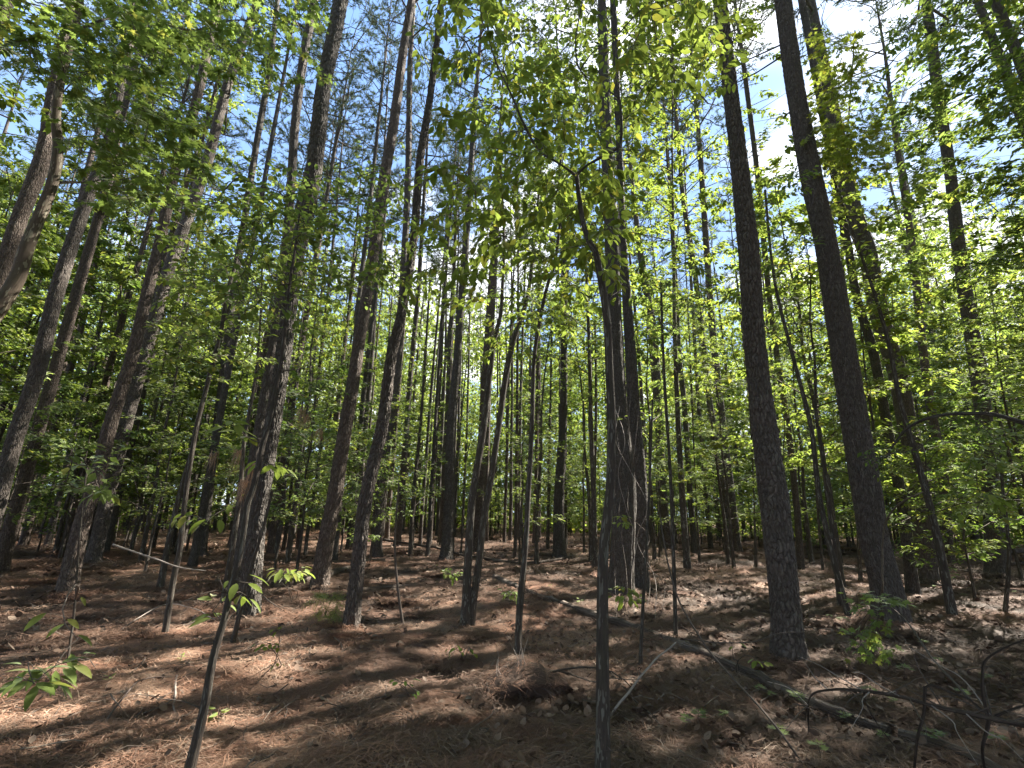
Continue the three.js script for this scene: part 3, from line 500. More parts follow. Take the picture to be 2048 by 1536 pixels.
{ // the wood goes on behind the viewpoint and keeps the open sky off the near sides of the trunks
  const r = rng(404); let n = 0; const mine = [];
  for (let k = 0; k < 900 && n < 46; k++) {
    const a = mix(1.15, 5.13, r()), d = Math.sqrt(mix(3.2 * 3.2, 19 * 19, r())), x = Math.sin(a) * d, z = -Math.cos(a) * d;
    if (mine.some(([u, v]) => Math.hypot(u - x, v - z) < 2.0) || shades(x, z, 4, 18, 2.2)) continue;
    mine.push([x, z]); n++; const q = r(), kind = q < 0.45 ? 'high' : q < 0.8 ? 'tall' : 'mid';
    plantSapling(kind, Math.floor(r() * SAP[kind].length), x, z, r() * 6.283, 0.95 + 0.3 * r(), r() < 0.5 ? M.leafA : M.leafB, 'leafy hardwood in the wood behind the viewpoint, outside the photograph', 'leafy trees behind the viewpoint');
  }
}

// ---------------------------------------------------------------- saplings and foliage placed from the photograph
const unitLeaf = new Map();
function leafGeo(tpl, k) {                                              // a single leaf of unit length, in one of six tints
  if (!unitLeaf.has(tpl)) { const r = rng(61); unitLeaf.set(tpl, [0, 1, 2, 3, 4, 5].map(() => { const b = new Buf(); b.color(tint(r, 0.25, 0.3)).leaf(tpl, V(0, 0, 0), V(0, 1, 0), V(0, 0, 1), 1); return b.geo(true, true); })); }
  return unitLeaf.get(tpl)[k];
}
function stemTo(tree, name, pxs, base, mat, widths, o = {}) {           // a stem through pixels [x, y, distance shift]
  const B = tree.position, P = pxs.map(([x, y, dz]) => dz ? atDist(x, y, Math.hypot(base.x, base.z) + dz) : atDepth(x, y, base));
  const R = P.map((p, i) => widths[i] ?? mix(widths[0], widths[widths.length - 1], i / (P.length - 1)));
  part(name, trunkGeo(P.map((p) => p.clone().sub(B)), R, { sides: o.sides ?? 14, step: o.step ?? 0.06, flare: o.flare ?? 0, seed: pxs[0][0] % 13 }), mat, tree);
  return curve(P, 40);
}
function leafTwigs(tree, bones, o) {
  // grows twigs from the bones (world points) to targets in a patch of the picture at a given range of distances, leaves along each
  const { seed, area, dist, n, per, tpl, len, mat, single = 0, woodMat = M.twig, droop = 0.35, flat = 0.7, yel = 0.15, leafName = 'leaf' } = o, r = rng(seed), B = tree.position, wood = new Buf(), fol = new Buf(), L = [];
  const sk = bones.map((p) => p.clone());
  const targets = []; for (let i = 0; i < n; i++) { const A = area[Math.floor(r() * area.length)]; targets.push(atDist(mix(A[0], A[2], r()), mix(A[1], A[3], r()), A[4] ? mix(A[4], A[5], r()) : mix(dist[0], dist[1], r()))); }
  const dmin = (p) => { let b = 1e9, q = null; for (const s of sk) { const d = s.distanceToSquared(p) + (s.y > p.y + 0.3 ? 2 : 0); if (d < b) { b = d; q = s; } } return [Math.sqrt(b), q]; };
  const order = targets.map((t) => [dmin(t)[0], t]).sort((a, b) => a[0] - b[0]);
  for (const [, t] of order) {
    const [d, q] = dmin(t); if (d < 0.06) continue;
    const path = bough(q, t, 0.06, r, 6); wood.tube(path.map((p) => p.clone().sub(B)), taper(7, Math.min(0.012, 0.003 + 0.004 * d), 0.0018), 5); for (let i = 1; i < 7; i++) sk.push(path[i]);
    const span = Math.min(0.75, 0.55 / Math.max(d, 0.55) + 0.2);
    for (let m = 0; m < per; m++) {
      const f = 1 - span * (1 - (m + 0.6 * r()) / per), g = clamp(f, 0.02, 1) * 6, i = Math.min(5, Math.floor(g)), p = path[i].clone().lerp(path[i + 1], g - i), dir = V().subVectors(path[i + 1], path[i]).normalize(), sd = m % 2 ? 1 : -1, sideV = V(-dir.z * sd, 0, dir.x * sd).normalize();
      const al = dir.clone().multiplyScalar(0.5 + 0.5 * r()).addScaledVector(sideV, 0.9).add(V((r() - 0.5) * 0.7, -droop - 0.5 * r() * droop + 0.2 * (r() - 0.5), (r() - 0.5) * 0.7)).normalize(), no = V((r() - 0.5) * (1.6 - flat), 0.6 + 0.4 * flat, (r() - 0.5) * (1.6 - flat)).normalize(), ln = len * (0.6 + 0.6 * r());
      const off = al.clone().multiplyScalar(0.1 * ln); p.add(off);
      if (r() < 0.6) { const s2 = sideV.clone().multiplyScalar((r() - 0.3) * 0.12); p.add(s2).add(V(0, (r() - 0.5) * 0.06, 0)); }
      L.push([p, al, no, ln]);
    }
  }
  const eye = camera.position; L.sort((a, b) => a[0].distanceToSquared(eye) - b[0].distanceToSquared(eye));
  const w = part('twigs', wood.geo(), woodMat, tree, 'stuff');
  const m4 = new THREE.Matrix4(), x = V(), z = V();
  L.forEach(([p, al, no, ln], k) => {
    const q = p.clone().sub(B);
    if (k < single) { x.crossVectors(al, no).normalize(); z.crossVectors(x, al); m4.makeBasis(x, al, z); const f = part(leafName, leafGeo(tpl, Math.floor(r() * 6)), mat, w); f.position.copy(q); f.quaternion.setFromRotationMatrix(m4); f.scale.setScalar(ln); }
    else fol.color(tint(r, 0.3, yel)).leaf(tpl, q, al, no, ln);
  });
  if (fol.i.length) part('leaves', fol.geo(true, true), mat, w, 'stuff');
  return w;
}
function sideTwigs(tree, bones, n, seed) {
  const r = rng(seed), b = new Buf(), B = tree.position;
  for (let k = 0; k < n; k++) { const p = bones[Math.floor((0.08 + 0.85 * r()) * bones.length)], a = r() * 6.283, L = 0.08 + 0.4 * r() * r(), q = bough(p, p.clone().add(V(Math.cos(a) * L, L * (0.7 * r() - 0.1), Math.sin(a) * L)), 0, r, 4).map((v) => v.sub(B)); b.tube(q, taper(5, 0.003 + 0.004 * L, 0.001), 4); if (r() < 0.6) b.tube([q[2], q[2].clone().add(V(r() - 0.5, 0.4 * r(), r() - 0.5).multiplyScalar(L * 0.6))], [0.002, 0.001], 3); }
  part('bare_twigs', b.geo(), M.twig, tree, 'stuff');
}
const world = (tree, pts) => pts.map((p) => p.clone().add(tree.position));

{ // the grey forked sapling in front
  const b = onGround(1205, 1560), t = thing('forked_sapling', 'mottled grey sapling that forks into two crooked limbs under bright oval leaves', 'sapling', b);
  const px = [[1205, 1575], [1206, 1480], [1205, 1279], [1207, 1105], [1220, 988], [1223, 849], [1219, 744], [1214, 640], [1204, 570], [1189, 500], [1180, 486], [1168, 453], [1159, 401], [1153, 349]];
  const bones = stemTo(t, 'trunk', px, b, M.skin, [0.044, 0.041, 0.037, 0.032, 0.030, 0.029, 0.028, 0.027, 0.026, 0.023, 0.021, 0.019, 0.018, 0.016], { step: 0.03, sides: 24, flare: 0.15 });
  sideTwigs(t, bones, 22, 3);
  const l1 = stemTo(t, 'limb', [[1153, 352], [1120, 328, 0.05], [1081, 304, 0.1], [1046, 244, 0.2], [1022, 188, 0.2], [994, 129, 0.3], [977, 70, 0.4], [968, -40, 0.5]], b, M.skin, [0.013, 0.006]);
  const l2 = stemTo(t, 'limb', [[1153, 352], [1168, 335], [1203, 314], [1238, 293, 0.05], [1243, 244, 0.05], [1238, 192, 0.1], [1231, 150, 0.1], [1225, 60, 0.2]], b, M.skin, [0.015, 0.007]);
  const l3 = stemTo(t, 'limb', [[1238, 196, 0.12], [1200, 170, 0.3], [1160, 140, 0.35], [1151, 87, 0.35], [1165, 0, 0.4], [1172, -60, 0.5]], b, M.skin, [0.009, 0.005]);
  const l4 = stemTo(t, 'limb', [[1160, 140, 0.35], [1190, 100, 0.4], [1224, 80, 0.4], [1273, 28, 0.5], [1330, -20, 0.6]], b, M.skin, [0.008, 0.004]);
  leafTwigs(t, [...bones.slice(26), ...l1, ...l2, ...l3, ...l4], { seed: 5, area: [[800, 370, 1260, 620], [880, -30, 1320, 340], [850, 340, 1240, 540], [960, 120, 1290, 440], [1240, -30, 1480, 200], [820, -30, 1120, 320]], dist: [2.8, 5.6], n: 420, per: 13, tpl: OVAL, len: 0.1, mat: M.leafA, single: 300, droop: 0.4, flat: 0.45, yel: 0.2 });
}
{ // the thin leaning sapling in front
  const b = onGround(374, 1560), t = thing('leaning_sapling', 'thin leaning sapling with lichen on its bark and sprays of leaves', 'sapling', b);
  const px = [[372, 1575], [380, 1536], [408, 1419], [427, 1314], [447, 1244], [463, 1174], [481, 1105], [497, 1000], [503, 988], [523, 901], [541, 831], [555, 762], [562, 727], [572, 640], [579, 570], [590, 500], [600, 420]];
  const bones = stemTo(t, 'trunk', px, b, M.skin, [0.031, 0.028, 0.024, 0.022, 0.020, 0.018, 0.017, 0.019, 0.019, 0.017, 0.015, 0.013, 0.013, 0.012, 0.011, 0.009, 0.006], { step: 0.03, sides: 20, flare: 0.15 });
  sideTwigs(t, bones, 20, 4);
  leafTwigs(t, bones.slice(24), { seed: 6, area: [[330, 340, 880, 640], [430, 320, 820, 580], [480, 400, 780, 600], [360, 380, 660, 680]], dist: [3.2, 6.2], n: 330, per: 11, tpl: OVAL2, len: 0.066, mat: M.leafB, single: 220, droop: 0.2, flat: 0.9 });
  leafTwigs(t, bones.slice(6, 24), { seed: 7, area: [[420, 1150, 500, 1225, 3.4, 3.8], [530, 925, 610, 965, 3.3, 3.9], [420, 830, 480, 880, 3.2, 3.8], [345, 1030, 450, 1070, 3.3, 3.7]], dist: [3.3, 3.8], n: 11, per: 5, tpl: LONG, len: 0.12, mat: M.leafA, single: 60, droop: 0.3, flat: 0.7 });
}
{ // twin dark stems
  const b = onGround(933, 1258), t = thing('twin_stem_tree', 'tree of two dark stems that part just above the ground', 'tree', b);
  const px = [[932, 1268], [933, 1200], [935, 1140], [944, 1000], [950, 960], [968, 849], [980, 744], [990, 674], [1001, 630], [1005, 570], [1008, 480], [1000, 300]];
  const w = [0.083, 0.06, 0.053, 0.052, 0.05, 0.048, 0.042, 0.036, 0.03, 0.025, 0.022, 0.012];
  const b1 = stemTo(t, 'stem', px, b, M.skin, w, { sides: 20, flare: 0.2 });
  const b2 = stemTo(t, 'stem', [[941, 1262], [946, 1209], [956, 1140], [968, 1035], [978, 980], [998, 849], [1013, 744], [1029, 674], [1052, 605], [1059, 570], [1067, 495], [1078, 380], [1085, 250]], b, M.skin, [0.06, 0.05, 0.047, 0.046, 0.045, 0.043, 0.046, 0.042, 0.034, 0.03, 0.026, 0.02, 0.01], { sides: 20 });
  leafTwigs(t, [...b1.slice(26), ...b2.slice(24)], { seed: 8, area: [[880, 300, 1150, 640], [900, -20, 1260, 400], [960, -20, 1200, 300]], dist: [5.5, 8], n: 190, per: 18, tpl: KITE, len: 0.085, mat: M.leafB });
}
function thinStem(label, px, w, o = {}) {
  const b = onGround(px[0][0], px[0][1]), t = thing(o.name ?? 'thin_sapling', label, 'sapling', b), D = V().subVectors(b, camera.position).dot(ray(1024, 768)), k = D / FPX / 2 * aslant(px[0][0]);
  const P = [[px[0][0], px[0][1] + 8], ...px.slice(1)], bones = stemTo(t, 'trunk', P, b, o.mat ?? M.skin, taper(P.length, w * k, Math.max(0.004, (o.w1 ?? w * 0.5) * k)), { sides: 12, step: 0.08, flare: 0.15 });
  sideTwigs(t, bones, 9, px[0][0]);
  if (o.leaf) leafTwigs(t, bones.slice(o.from ?? 16), { seed: px[0][0], dist: [1, 2], n: 40, per: 14, tpl: KITE, len: 0.1, mat: M.leafA, ...o.leaf });
  return { t, b, bones };
}
thinStem('dark slender sapling rising from the root mound', [[1034, 1328], [1039, 1209], [1050, 1105], [1056, 1000], [1064, 849], [1069, 709], [1080, 640], [1095, 570], [1109, 528], [1125, 400]], 13, { leaf: { area: [[960, 380, 1200, 720]], dist: [4.6, 6.5], n: 55, per: 14 } });
thinStem('pale thin stem standing against the dark slender sapling', [[1040, 1325], [1043, 1240], [1048, 1180], [1052, 1130]], 5, { mat: M.palestem });
thinStem('dark thin stem slanting past the thick pine with the leafy shrub', [[1702, 1242], [1672, 1140], [1655, 1070], [1638, 988], [1624, 866], [1613, 814], [1599, 762], [1571, 657], [1554, 587], [1543, 517], [1530, 380]], 15, { w1: 7, leaf: { area: [[1460, 330, 1640, 560]], dist: [7, 9.5], n: 40, per: 14, mat: M.leafB } });
thinStem('slim stem with small leaves behind the slanting dark stem', [[1647, 1148], [1634, 1000], [1628, 850], [1618, 700]], 6, { leaf: { area: [[1560, 700, 1700, 960]], dist: [10.5, 13], n: 34, per: 14, mat: M.leafA } });
thinStem('dark crooked small tree with a broken twig at knee height', [[328, 1273], [349, 1147], [359, 1105], [370, 1000], [394, 849], [412, 780], [443, 657], [454, 587], [471, 528], [490, 420]], 14, { w1: 9, leaf: { area: [[300, 430, 560, 760]], dist: [5.5, 8], n: 70, per: 16 } });
const hick = thinStem('small sapling with long drooping leaves low on the needles', [[132, 1338], [150, 1209], [157, 1105], [166, 1000], [175, 930]], 6, { w1: 4 });
leafTwigs(hick.t, hick.bones.slice(0, 20), { seed: 31, area: [[20, 1275, 110, 1385], [130, 1275, 205, 1330], [0, 1300, 90, 1380]], dist: [3.9, 4.5], n: 8, per: 5, tpl: LONG, len: 0.165, mat: M.leafB, single: 60, droop: 0.25, flat: 0.8 });
leafTwigs(hick.t, hick.bones.slice(20), { seed: 32, area: [[90, 880, 240, 1010]], dist: [4.2, 5.2], n: 14, per: 8, tpl: KITE, len: 0.09, mat: M.leafB });
thinStem('bare thin dark sapling between the vine-hung pine and the fallen log', [[1280, 1337], [1285, 1227], [1292, 1105], [1300, 950], [1305, 800]], 8, { w1: 4 });
thinStem('thin straight sapling beyond the fallen log, leaves only at its top', [[1352, 1281], [1348, 1140], [1343, 1000], [1339, 919], [1332, 814], [1325, 674], [1322, 560]], 9, { w1: 6, leaf: { area: [[1260, 480, 1420, 720]], dist: [5.5, 8], n: 30, per: 12, mat: M.leafB } });
thinStem('dark thin sapling in front of the pine crossed by an arching branch', [[2009, 1232], [2018, 1105], [2004, 960], [2000, 860]], 11, { leaf: { area: [[1900, 860, 2060, 1060]], dist: [6.5, 9], n: 30, per: 12 } });
thinStem('grey straight sapling beside the grey pine at the curved fallen stem', [[1095, 1099], [1098, 950], [1101, 800], [1104, 640]], 7, { leaf: { area: [[1040, 560, 1180, 900]], dist: [15, 19], n: 40, per: 14, len: 0.13 } });
thinStem('dark sapling just left of the vine-hung pine, far back', [[1182, 1122], [1188, 980], [1192, 800], [1190, 640]], 9, { leaf: { area: [[1130, 560, 1230, 900]], dist: [13, 17], n: 36, per: 14, len: 0.12 } });
thinStem('leaning thin dark stem rising from the needles by the mossy log', [[820, 1112], [826, 1000], [840, 860], [850, 720], [860, 560]], 9, { leaf: { area: [[760, 500, 960, 900]], dist: [13, 18], n: 60, per: 16, len: 0.12 } });
thinStem('curved whip of a stem near the dark slanting pine', [[808, 1258], [796, 1180], [790, 1105], [792, 1040], [798, 960]], 6, { mat: M.twig, w1: 3 });
thinStem('brown slanting stem resting near the leaning peeling pine', [[462, 1292], [480, 1225], [498, 1150], [525, 1060], [545, 980]], 11, { w1: 6 });
{ // the pale crooked sapling at the edge
  const b = V(-6.3, 0, -4.2); b.y = height(b.x, b.z); const t = thing('crooked_sapling', 'pale crooked sapling crossing the sunlit scaly pines, with star-shaped leaves', 'sapling', b);
  const P = [V(0, -0.1, 0)]; for (const [x, y] of [[-60, 690], [0, 612], [35, 555], [52, 500], [70, 454], [105, 366], [116, 297], [112, 237], [120, 170], [150, 60], [170, -60]]) P.push(atDist(x, y, 6.2).sub(b));
  P.splice(1, 0, P[1].clone().multiplyScalar(0.5).add(V(-0.15, -0.2, 0)));
  part('trunk', trunkGeo(P, taper(P.length, 0.075, 0.028), { sides: 18, step: 0.05, flare: 0.2 }), M.palestem, t);
  const bones = curve(world(t, P), 50);
  const la = stemTo(t, 'limb', [[116, 297], [130, 180], [230, 140], [330, 190], [420, 230]].map(([x, y], i) => [x, y, [-1.37, -1.3, -1.2, -1, -0.8][i]]), V(-6.3, 0, -4.2), M.skin, [0.02, 0.006]);
  const lb = stemTo(t, 'limb', [[105, 366], [200, 360], [240, 330], [300, 380], [400, 400]].map(([x, y], i) => [x, y, [-1.37, -1.2, -1, -0.9, -0.8][i]]), V(-6.3, 0, -4.2), M.skin, [0.016, 0.005]);
  const lc = stemTo(t, 'limb', [[150, 60], [260, 30], [380, 60], [480, 40], [640, 70]].map(([x, y], i) => [x, y, [-1.37, -1.2, -1, -0.9, -0.8][i]]), V(-6.3, 0, -4.2), M.skin, [0.02, 0.005]);
  leafTwigs(t, [...bones.slice(24), ...la, ...lb, ...lc], { seed: 9, area: [[120, -40, 400, 330], [-40, -40, 380, 150], [150, 60, 420, 400], [400, -30, 660, 180], [200, 200, 400, 420]], dist: [4.6, 7.6], n: 420, per: 12, tpl: STAR, len: 0.1, mat: M.leafB, single: 240, droop: 0.35, flat: 0.7 });
}
{ // the yellow-green maple and the dark leafy tree at the right
  const b = onGround(1722, 1166), t = thing('maple_sapling', 'maple with bright yellow-green leaves showing against the sky behind the thick pines', 'maple', b);
  const bones = stemTo(t, 'trunk', [[1722, 1174], [1712, 1000], [1700, 800], [1690, 600], [1682, 420], [1690, 330], [1700, 200], [1710, 60]], b, M.skin, [0.05, 0.015]);
  leafTwigs(t, bones.slice(20), { seed: 12, area: [[1610, 80, 1790, 440], [1600, 60, 1720, 350], [1640, 250, 1780, 340]], dist: [8.6, 10.6], n: 190, per: 11, tpl: STAR, len: 0.125, mat: M.leafY, single: 150, droop: 0.4, flat: 0.5 });
  const b2 = onGround(2150, 1152), t2 = thing('leafy_tree', 'dark leafy tree reaching over from beside the pine crossed by the arching branch', 'tree', b2);
  const bn = stemTo(t2, 'trunk', [[2150, 1160], [2130, 1000], [2110, 700], [2090, 400], [2070, 100], [2060, -100]], b2, M.skin, [0.07, 0.02]);
  const c1 = stemTo(t2, 'limb', [[2090, 400], [1990, 420], [1900, 470], [1830, 520]], b2, M.skin, [0.018, 0.005]), c2 = stemTo(t2, 'limb', [[2100, 300], [1990, 250], [1880, 310], [1770, 370]], b2, M.skin, [0.018, 0.005]), c3 = stemTo(t2, 'limb', [[2080, 200], [1960, 110], [1850, 130]], b2, M.skin, [0.016, 0.005]);
  leafTwigs(t2, [...bn.slice(14), ...c1, ...c2, ...c3], { seed: 13, area: [[1750, 140, 2090, 520], [1820, 60, 2090, 400], [1780, 300, 2080, 560], [1880, 480, 2090, 760]], dist: [11.6, 14.6], n: 330, per: 20, tpl: KITE, len: 0.13, mat: M.leafB, droop: 0.15, flat: 1 });
}
{ // leafy saplings at known spots
  const r = rng(55), put = (px, py, kind, v, s, mat, label) => { const p = onGround(px, py); return plantSapling(kind, v, p.x, p.z, r() * 6.283, s, mat, label); };
  put(110, 1112, 'tall', 2, 0.8, M.leafA, 'leafy sapling between the sunlit leaning pines and the wide-based dark pine');
  put(258, 1112, 'mid', 0, 1, M.leafA, 'leafy sapling just past the two dark leaning pines');
  put(345, 1100, 'tall', 0, 0.8, M.leafB, 'tall leafy sapling behind the dark crooked small tree');
  put(565, 1105, 'tall', 2, 0.85, M.leafA, 'leafy sapling between the leaning peeling pine and the pale furrowed pine');
  put(290, 1150, 'small', 1, 0.9, M.leafA, 'low star-leaved sapling past the wide-based dark pine');
  put(610, 1110, 'mid', 2, 0.9, M.leafB, 'star-leaved sapling behind the pale furrowed pine');
  put(1880, 1112, 'mid', 1, 1, M.leafA, 'bright leafy sapling behind the scaly pine pair');
  put(2010, 1118, 'tall', 0, 0.85, M.leafA, 'tall bright leafy sapling behind the pine crossed by the arching branch');
  put(1800, 1098, 'tall', 2, 0.9, M.leafB, 'tall leafy sapling seen between the thick pine with the shrub and the scaly pine');
  put(2090, 1150, 'mid', 0, 1, M.leafB, 'leafy sapling beside the dark leafy tree');
  put(1450, 1078, 'high', 0, 0.85, M.leafB, 'high leafy hardwood behind the slender dark pines past the fallen log');
  put(1555, 1082, 'high', 1, 0.8, M.leafA, 'high leafy hardwood showing between the two thickest pines');
  const sky = [[1130, 1097], [1330, 1090], [640, 1086], [1650, 1094], [1190, 1140], [1375, 1142], [1950, 1102]];
  sky.forEach(([x, y], i) => { const t = put(x, y, 'high', i % 2, 0.95 + 0.15 * r(), i % 3 ? M.leafA : M.leafB, 'high leafy hardwood standing behind the middle pines'); t.userData.group = 'high hardwoods behind the middle pines'; });
  for (const [x, z] of [[3.4, 0.6], [-3.8, 0.4], [0.6, 3]]) plantSapling('high', x > 0 ? 0 : 1, x, z, r() * 6, 1, M.leafB, 'leafy hardwood in the wood behind the viewpoint, outside the photograph', 'leafy trees behind the viewpoint');
  put(1520, 1098, 'small', 0, 1, M.leafA, 'low bright sapling beside the thick flared pine');
  put(1660, 1085, 'mid', 2, 1, M.leafA, 'bright star-leaved sapling behind the slanting dark stem');
  put(980, 1075, 'mid', 0, 1, M.leafA, 'bright leafy sapling behind the twin dark stems');
}

// ---------------------------------------------------------------- cedars
const FEATHER = { v: [], f: [] };
for (let k = 0; k < 9; k++) { const s = k % 2 ? 1 : -1, y = 0.1 * k, L = 0.34 - 0.022 * k, a = FEATHER.v.length; FEATHER.v.push([0, y - 0.03, 0], [0, y + 0.03, 0], [s * L, y + L * 0.9, 0.05 * s]); FEATHER.f.push(...(s > 0 ? [a, a + 2, a + 1] : [a, a + 1, a + 2])); }
function cedar(label, px, bones, o) {
  const b = onGround(...px), t = thing('cedar_sapling', label, 'cedar', b);
  const bn = stemTo(t, 'trunk', [[px[0], px[1] + 8], ...bones], b, M.skin, [o.r, o.r * 0.3]);
  leafTwigs(t, bn.slice(8), { tpl: FEATHER, mat: M.cedar, len: 0.15, droop: 0.2, flat: 0.8, yel: 0.1, ...o });
}
cedar('feathery grey-green cedar in the thin stand past the fallen log', [1400, 1128], [[1392, 1000], [1384, 800], [1375, 600], [1368, 470]], { r: 0.05, seed: 71, area: [[1300, 560, 1470, 900], [1340, 480, 1420, 700]], dist: [11.5, 14], n: 90, per: 14, len: 0.2 });
cedar('feathery cedar branching beside the thick flared pine', [1512, 1140], [[1508, 1000], [1500, 800], [1492, 600], [1488, 440]], { r: 0.05, seed: 72, area: [[1420, 480, 1600, 800], [1560, 560, 1680, 700]], dist: [10, 12.5], n: 80, per: 14, len: 0.19 });

// ---------------------------------------------------------------- fallen wood
function fallen(name, label, category, pts, radii, mat, o = {}) {       // pts: world points
  const t = thing(name, label, category, pts[0].clone(), o.group), P = pts.map((p) => p.clone().sub(pts[0])), c = new THREE.CatmullRomCurve3(P, false, 'centripetal'), L = c.getLength(), n = Math.max(8, Math.round(L / (o.step ?? 0.05))), sides = o.sides ?? 10, b = new Buf(), r = rng(Math.round(pts[0].x * 100));
  const ring = [], rad = [], R0 = radii[0] > 0.03 ? 0.012 : radii[0], wob = (u, k) => (vnoise(u * L * 7, k) - 0.5) * 1.1 * R0 + (vnoise(u * L * 2.2, k + 5) - 0.5) * 1.6 * R0;
  for (let i = 0; i <= n; i++) { const u = i / n; ring.push(c.getPointAt(u).add(V(wob(u, 1), wob(u, 2), wob(u, 3)))); const f = u * (radii.length - 1), k = Math.min(radii.length - 2, Math.floor(f)); rad.push(mix(radii[k], radii[k + 1], f - k) * (1 + 0.12 * (vnoise(u * L * 9, 3) - 0.5) + (o.knots && hash3(i, 7, 3) > 0.93 ? 0.25 : 0))); }
  b.tube(ring, rad, sides);
  const cap = (k, s) => { const p = ring[k], at = b.p.length / 3, base = k ? at - sides - 1 - (at - (n + 1) * (sides + 1)) : 0, d = V().subVectors(ring[k ? n : 1], ring[k ? n - 1 : 0]).normalize().multiplyScalar(k ? 1 : -1); const m = b.vert(p.clone().addScaledVector(d, rad[k] * 0.15), d), row = k ? n * (sides + 1) : 0; for (let j = 0; j < sides; j++) b.i.push(...(k ? [m, row + j, row + j + 1] : [m, row + j + 1, row + j])); };
  cap(0); cap(n);
  part(o.part ?? 'stem', b.geo(), mat, t);
  return t;
}
const lie = (px, lift) => px.map(([x, y, l]) => { const p = onGround(x, y); p.y += l ?? lift; return p; });
const addLimb = (t, name, pts, r0, r1, mat) => { const b = new Buf(), P = curve(pts.map((p) => p.clone().sub(t.position)), 14); b.tube(P, taper(P.length, r0, r1), 8); return part(name, b.geo(), mat, t); };
fallen('fallen_log', 'long rotting fallen log lying across the needles in front of the thick flared pine', 'log', lie([[990, 1160], [1060, 1192], [1130, 1218], [1225, 1252], [1350, 1297], [1480, 1352], [1600, 1412], [1700, 1452], [1780, 1476]], 0.045), [0.08, 0.072, 0.055, 0.058, 0.066, 0.066, 0.06, 0.052, 0.04], M.log, { sides: 16, knots: true });
fallen('fallen_log', 'half-buried log with dead leaves over it, in line with the long rotting log', 'log', lie([[1800, 1484], [1860, 1502], [1930, 1530], [2010, 1575]], 0.035), [0.055, 0.06, 0.06, 0.05], M.log, { sides: 14 });
fallen('fallen_log', 'short mossy log beside the pale furrowed pine', 'log', lie([[545, 1178], [585, 1172], [622, 1168]], 0.07), [0.07, 0.075, 0.07], M.log, { sides: 14, knots: true });
fallen('fallen_log', 'pale broken log end behind the dark slanting pine', 'log', lie([[655, 1156], [680, 1148], [705, 1142]], 0.07), [0.08, 0.07, 0.06], M.log, { sides: 14 });
fallen('fallen_log', 'dark fallen pole behind the dark slanting pine', 'log', lie([[664, 1130], [710, 1128], [768, 1124]], 0.05), [0.06, 0.055, 0.05], M.log);
fallen('fallen_log', 'thin grey pole lying just past the dark slanting pine', 'log', lie([[722, 1184], [775, 1178], [834, 1174]], 0.03), [0.035, 0.04, 0.03], M.log);
fallen('fallen_sapling', 'thin fallen stem propped off the ground among the middle pines', 'fallen stem', [...lie([[739, 1100]], 0.42), ...lie([[802, 1104]], 0.3), ...lie([[882, 1108]], 0.16), ...lie([[924, 1113], [970, 1120]], 0.05)], [0.045, 0.04, 0.035, 0.03], M.log);
fallen('fallen_sapling', 'curved fallen stem lying between the twin dark stems and the grey pine', 'fallen stem', lie([[960, 1118], [1000, 1125], [1039, 1129], [1099, 1124], [1154, 1113], [1190, 1105]], 0.04), [0.04, 0.04, 0.035, 0.03, 0.02], M.log);
fallen('fallen_log', 'short log under the long drooping leaves', 'log', lie([[-30, 1408], [60, 1398], [134, 1388]], 0.02), [0.03, 0.032, 0.025], M.log);
fallen('fallen_log', 'dark log far back between the shaded pine and the dark sapling', 'log', lie([[1960, 1112], [2040, 1106], [2120, 1104]], 0.1), [0.1, 0.1, 0.1], M.log);
fallen('fallen_log', 'grey log just in front of the dark far log', 'log', lie([[2000, 1132], [2060, 1130], [2140, 1128]], 0.06), [0.06, 0.06, 0.05], M.log);
fallen('fallen_log', 'sunlit log on the rise behind the slanting dark stem', 'log', lie([[1660, 1140], [1700, 1143], [1735, 1148]], 0.05), [0.05, 0.05, 0.045], M.log);

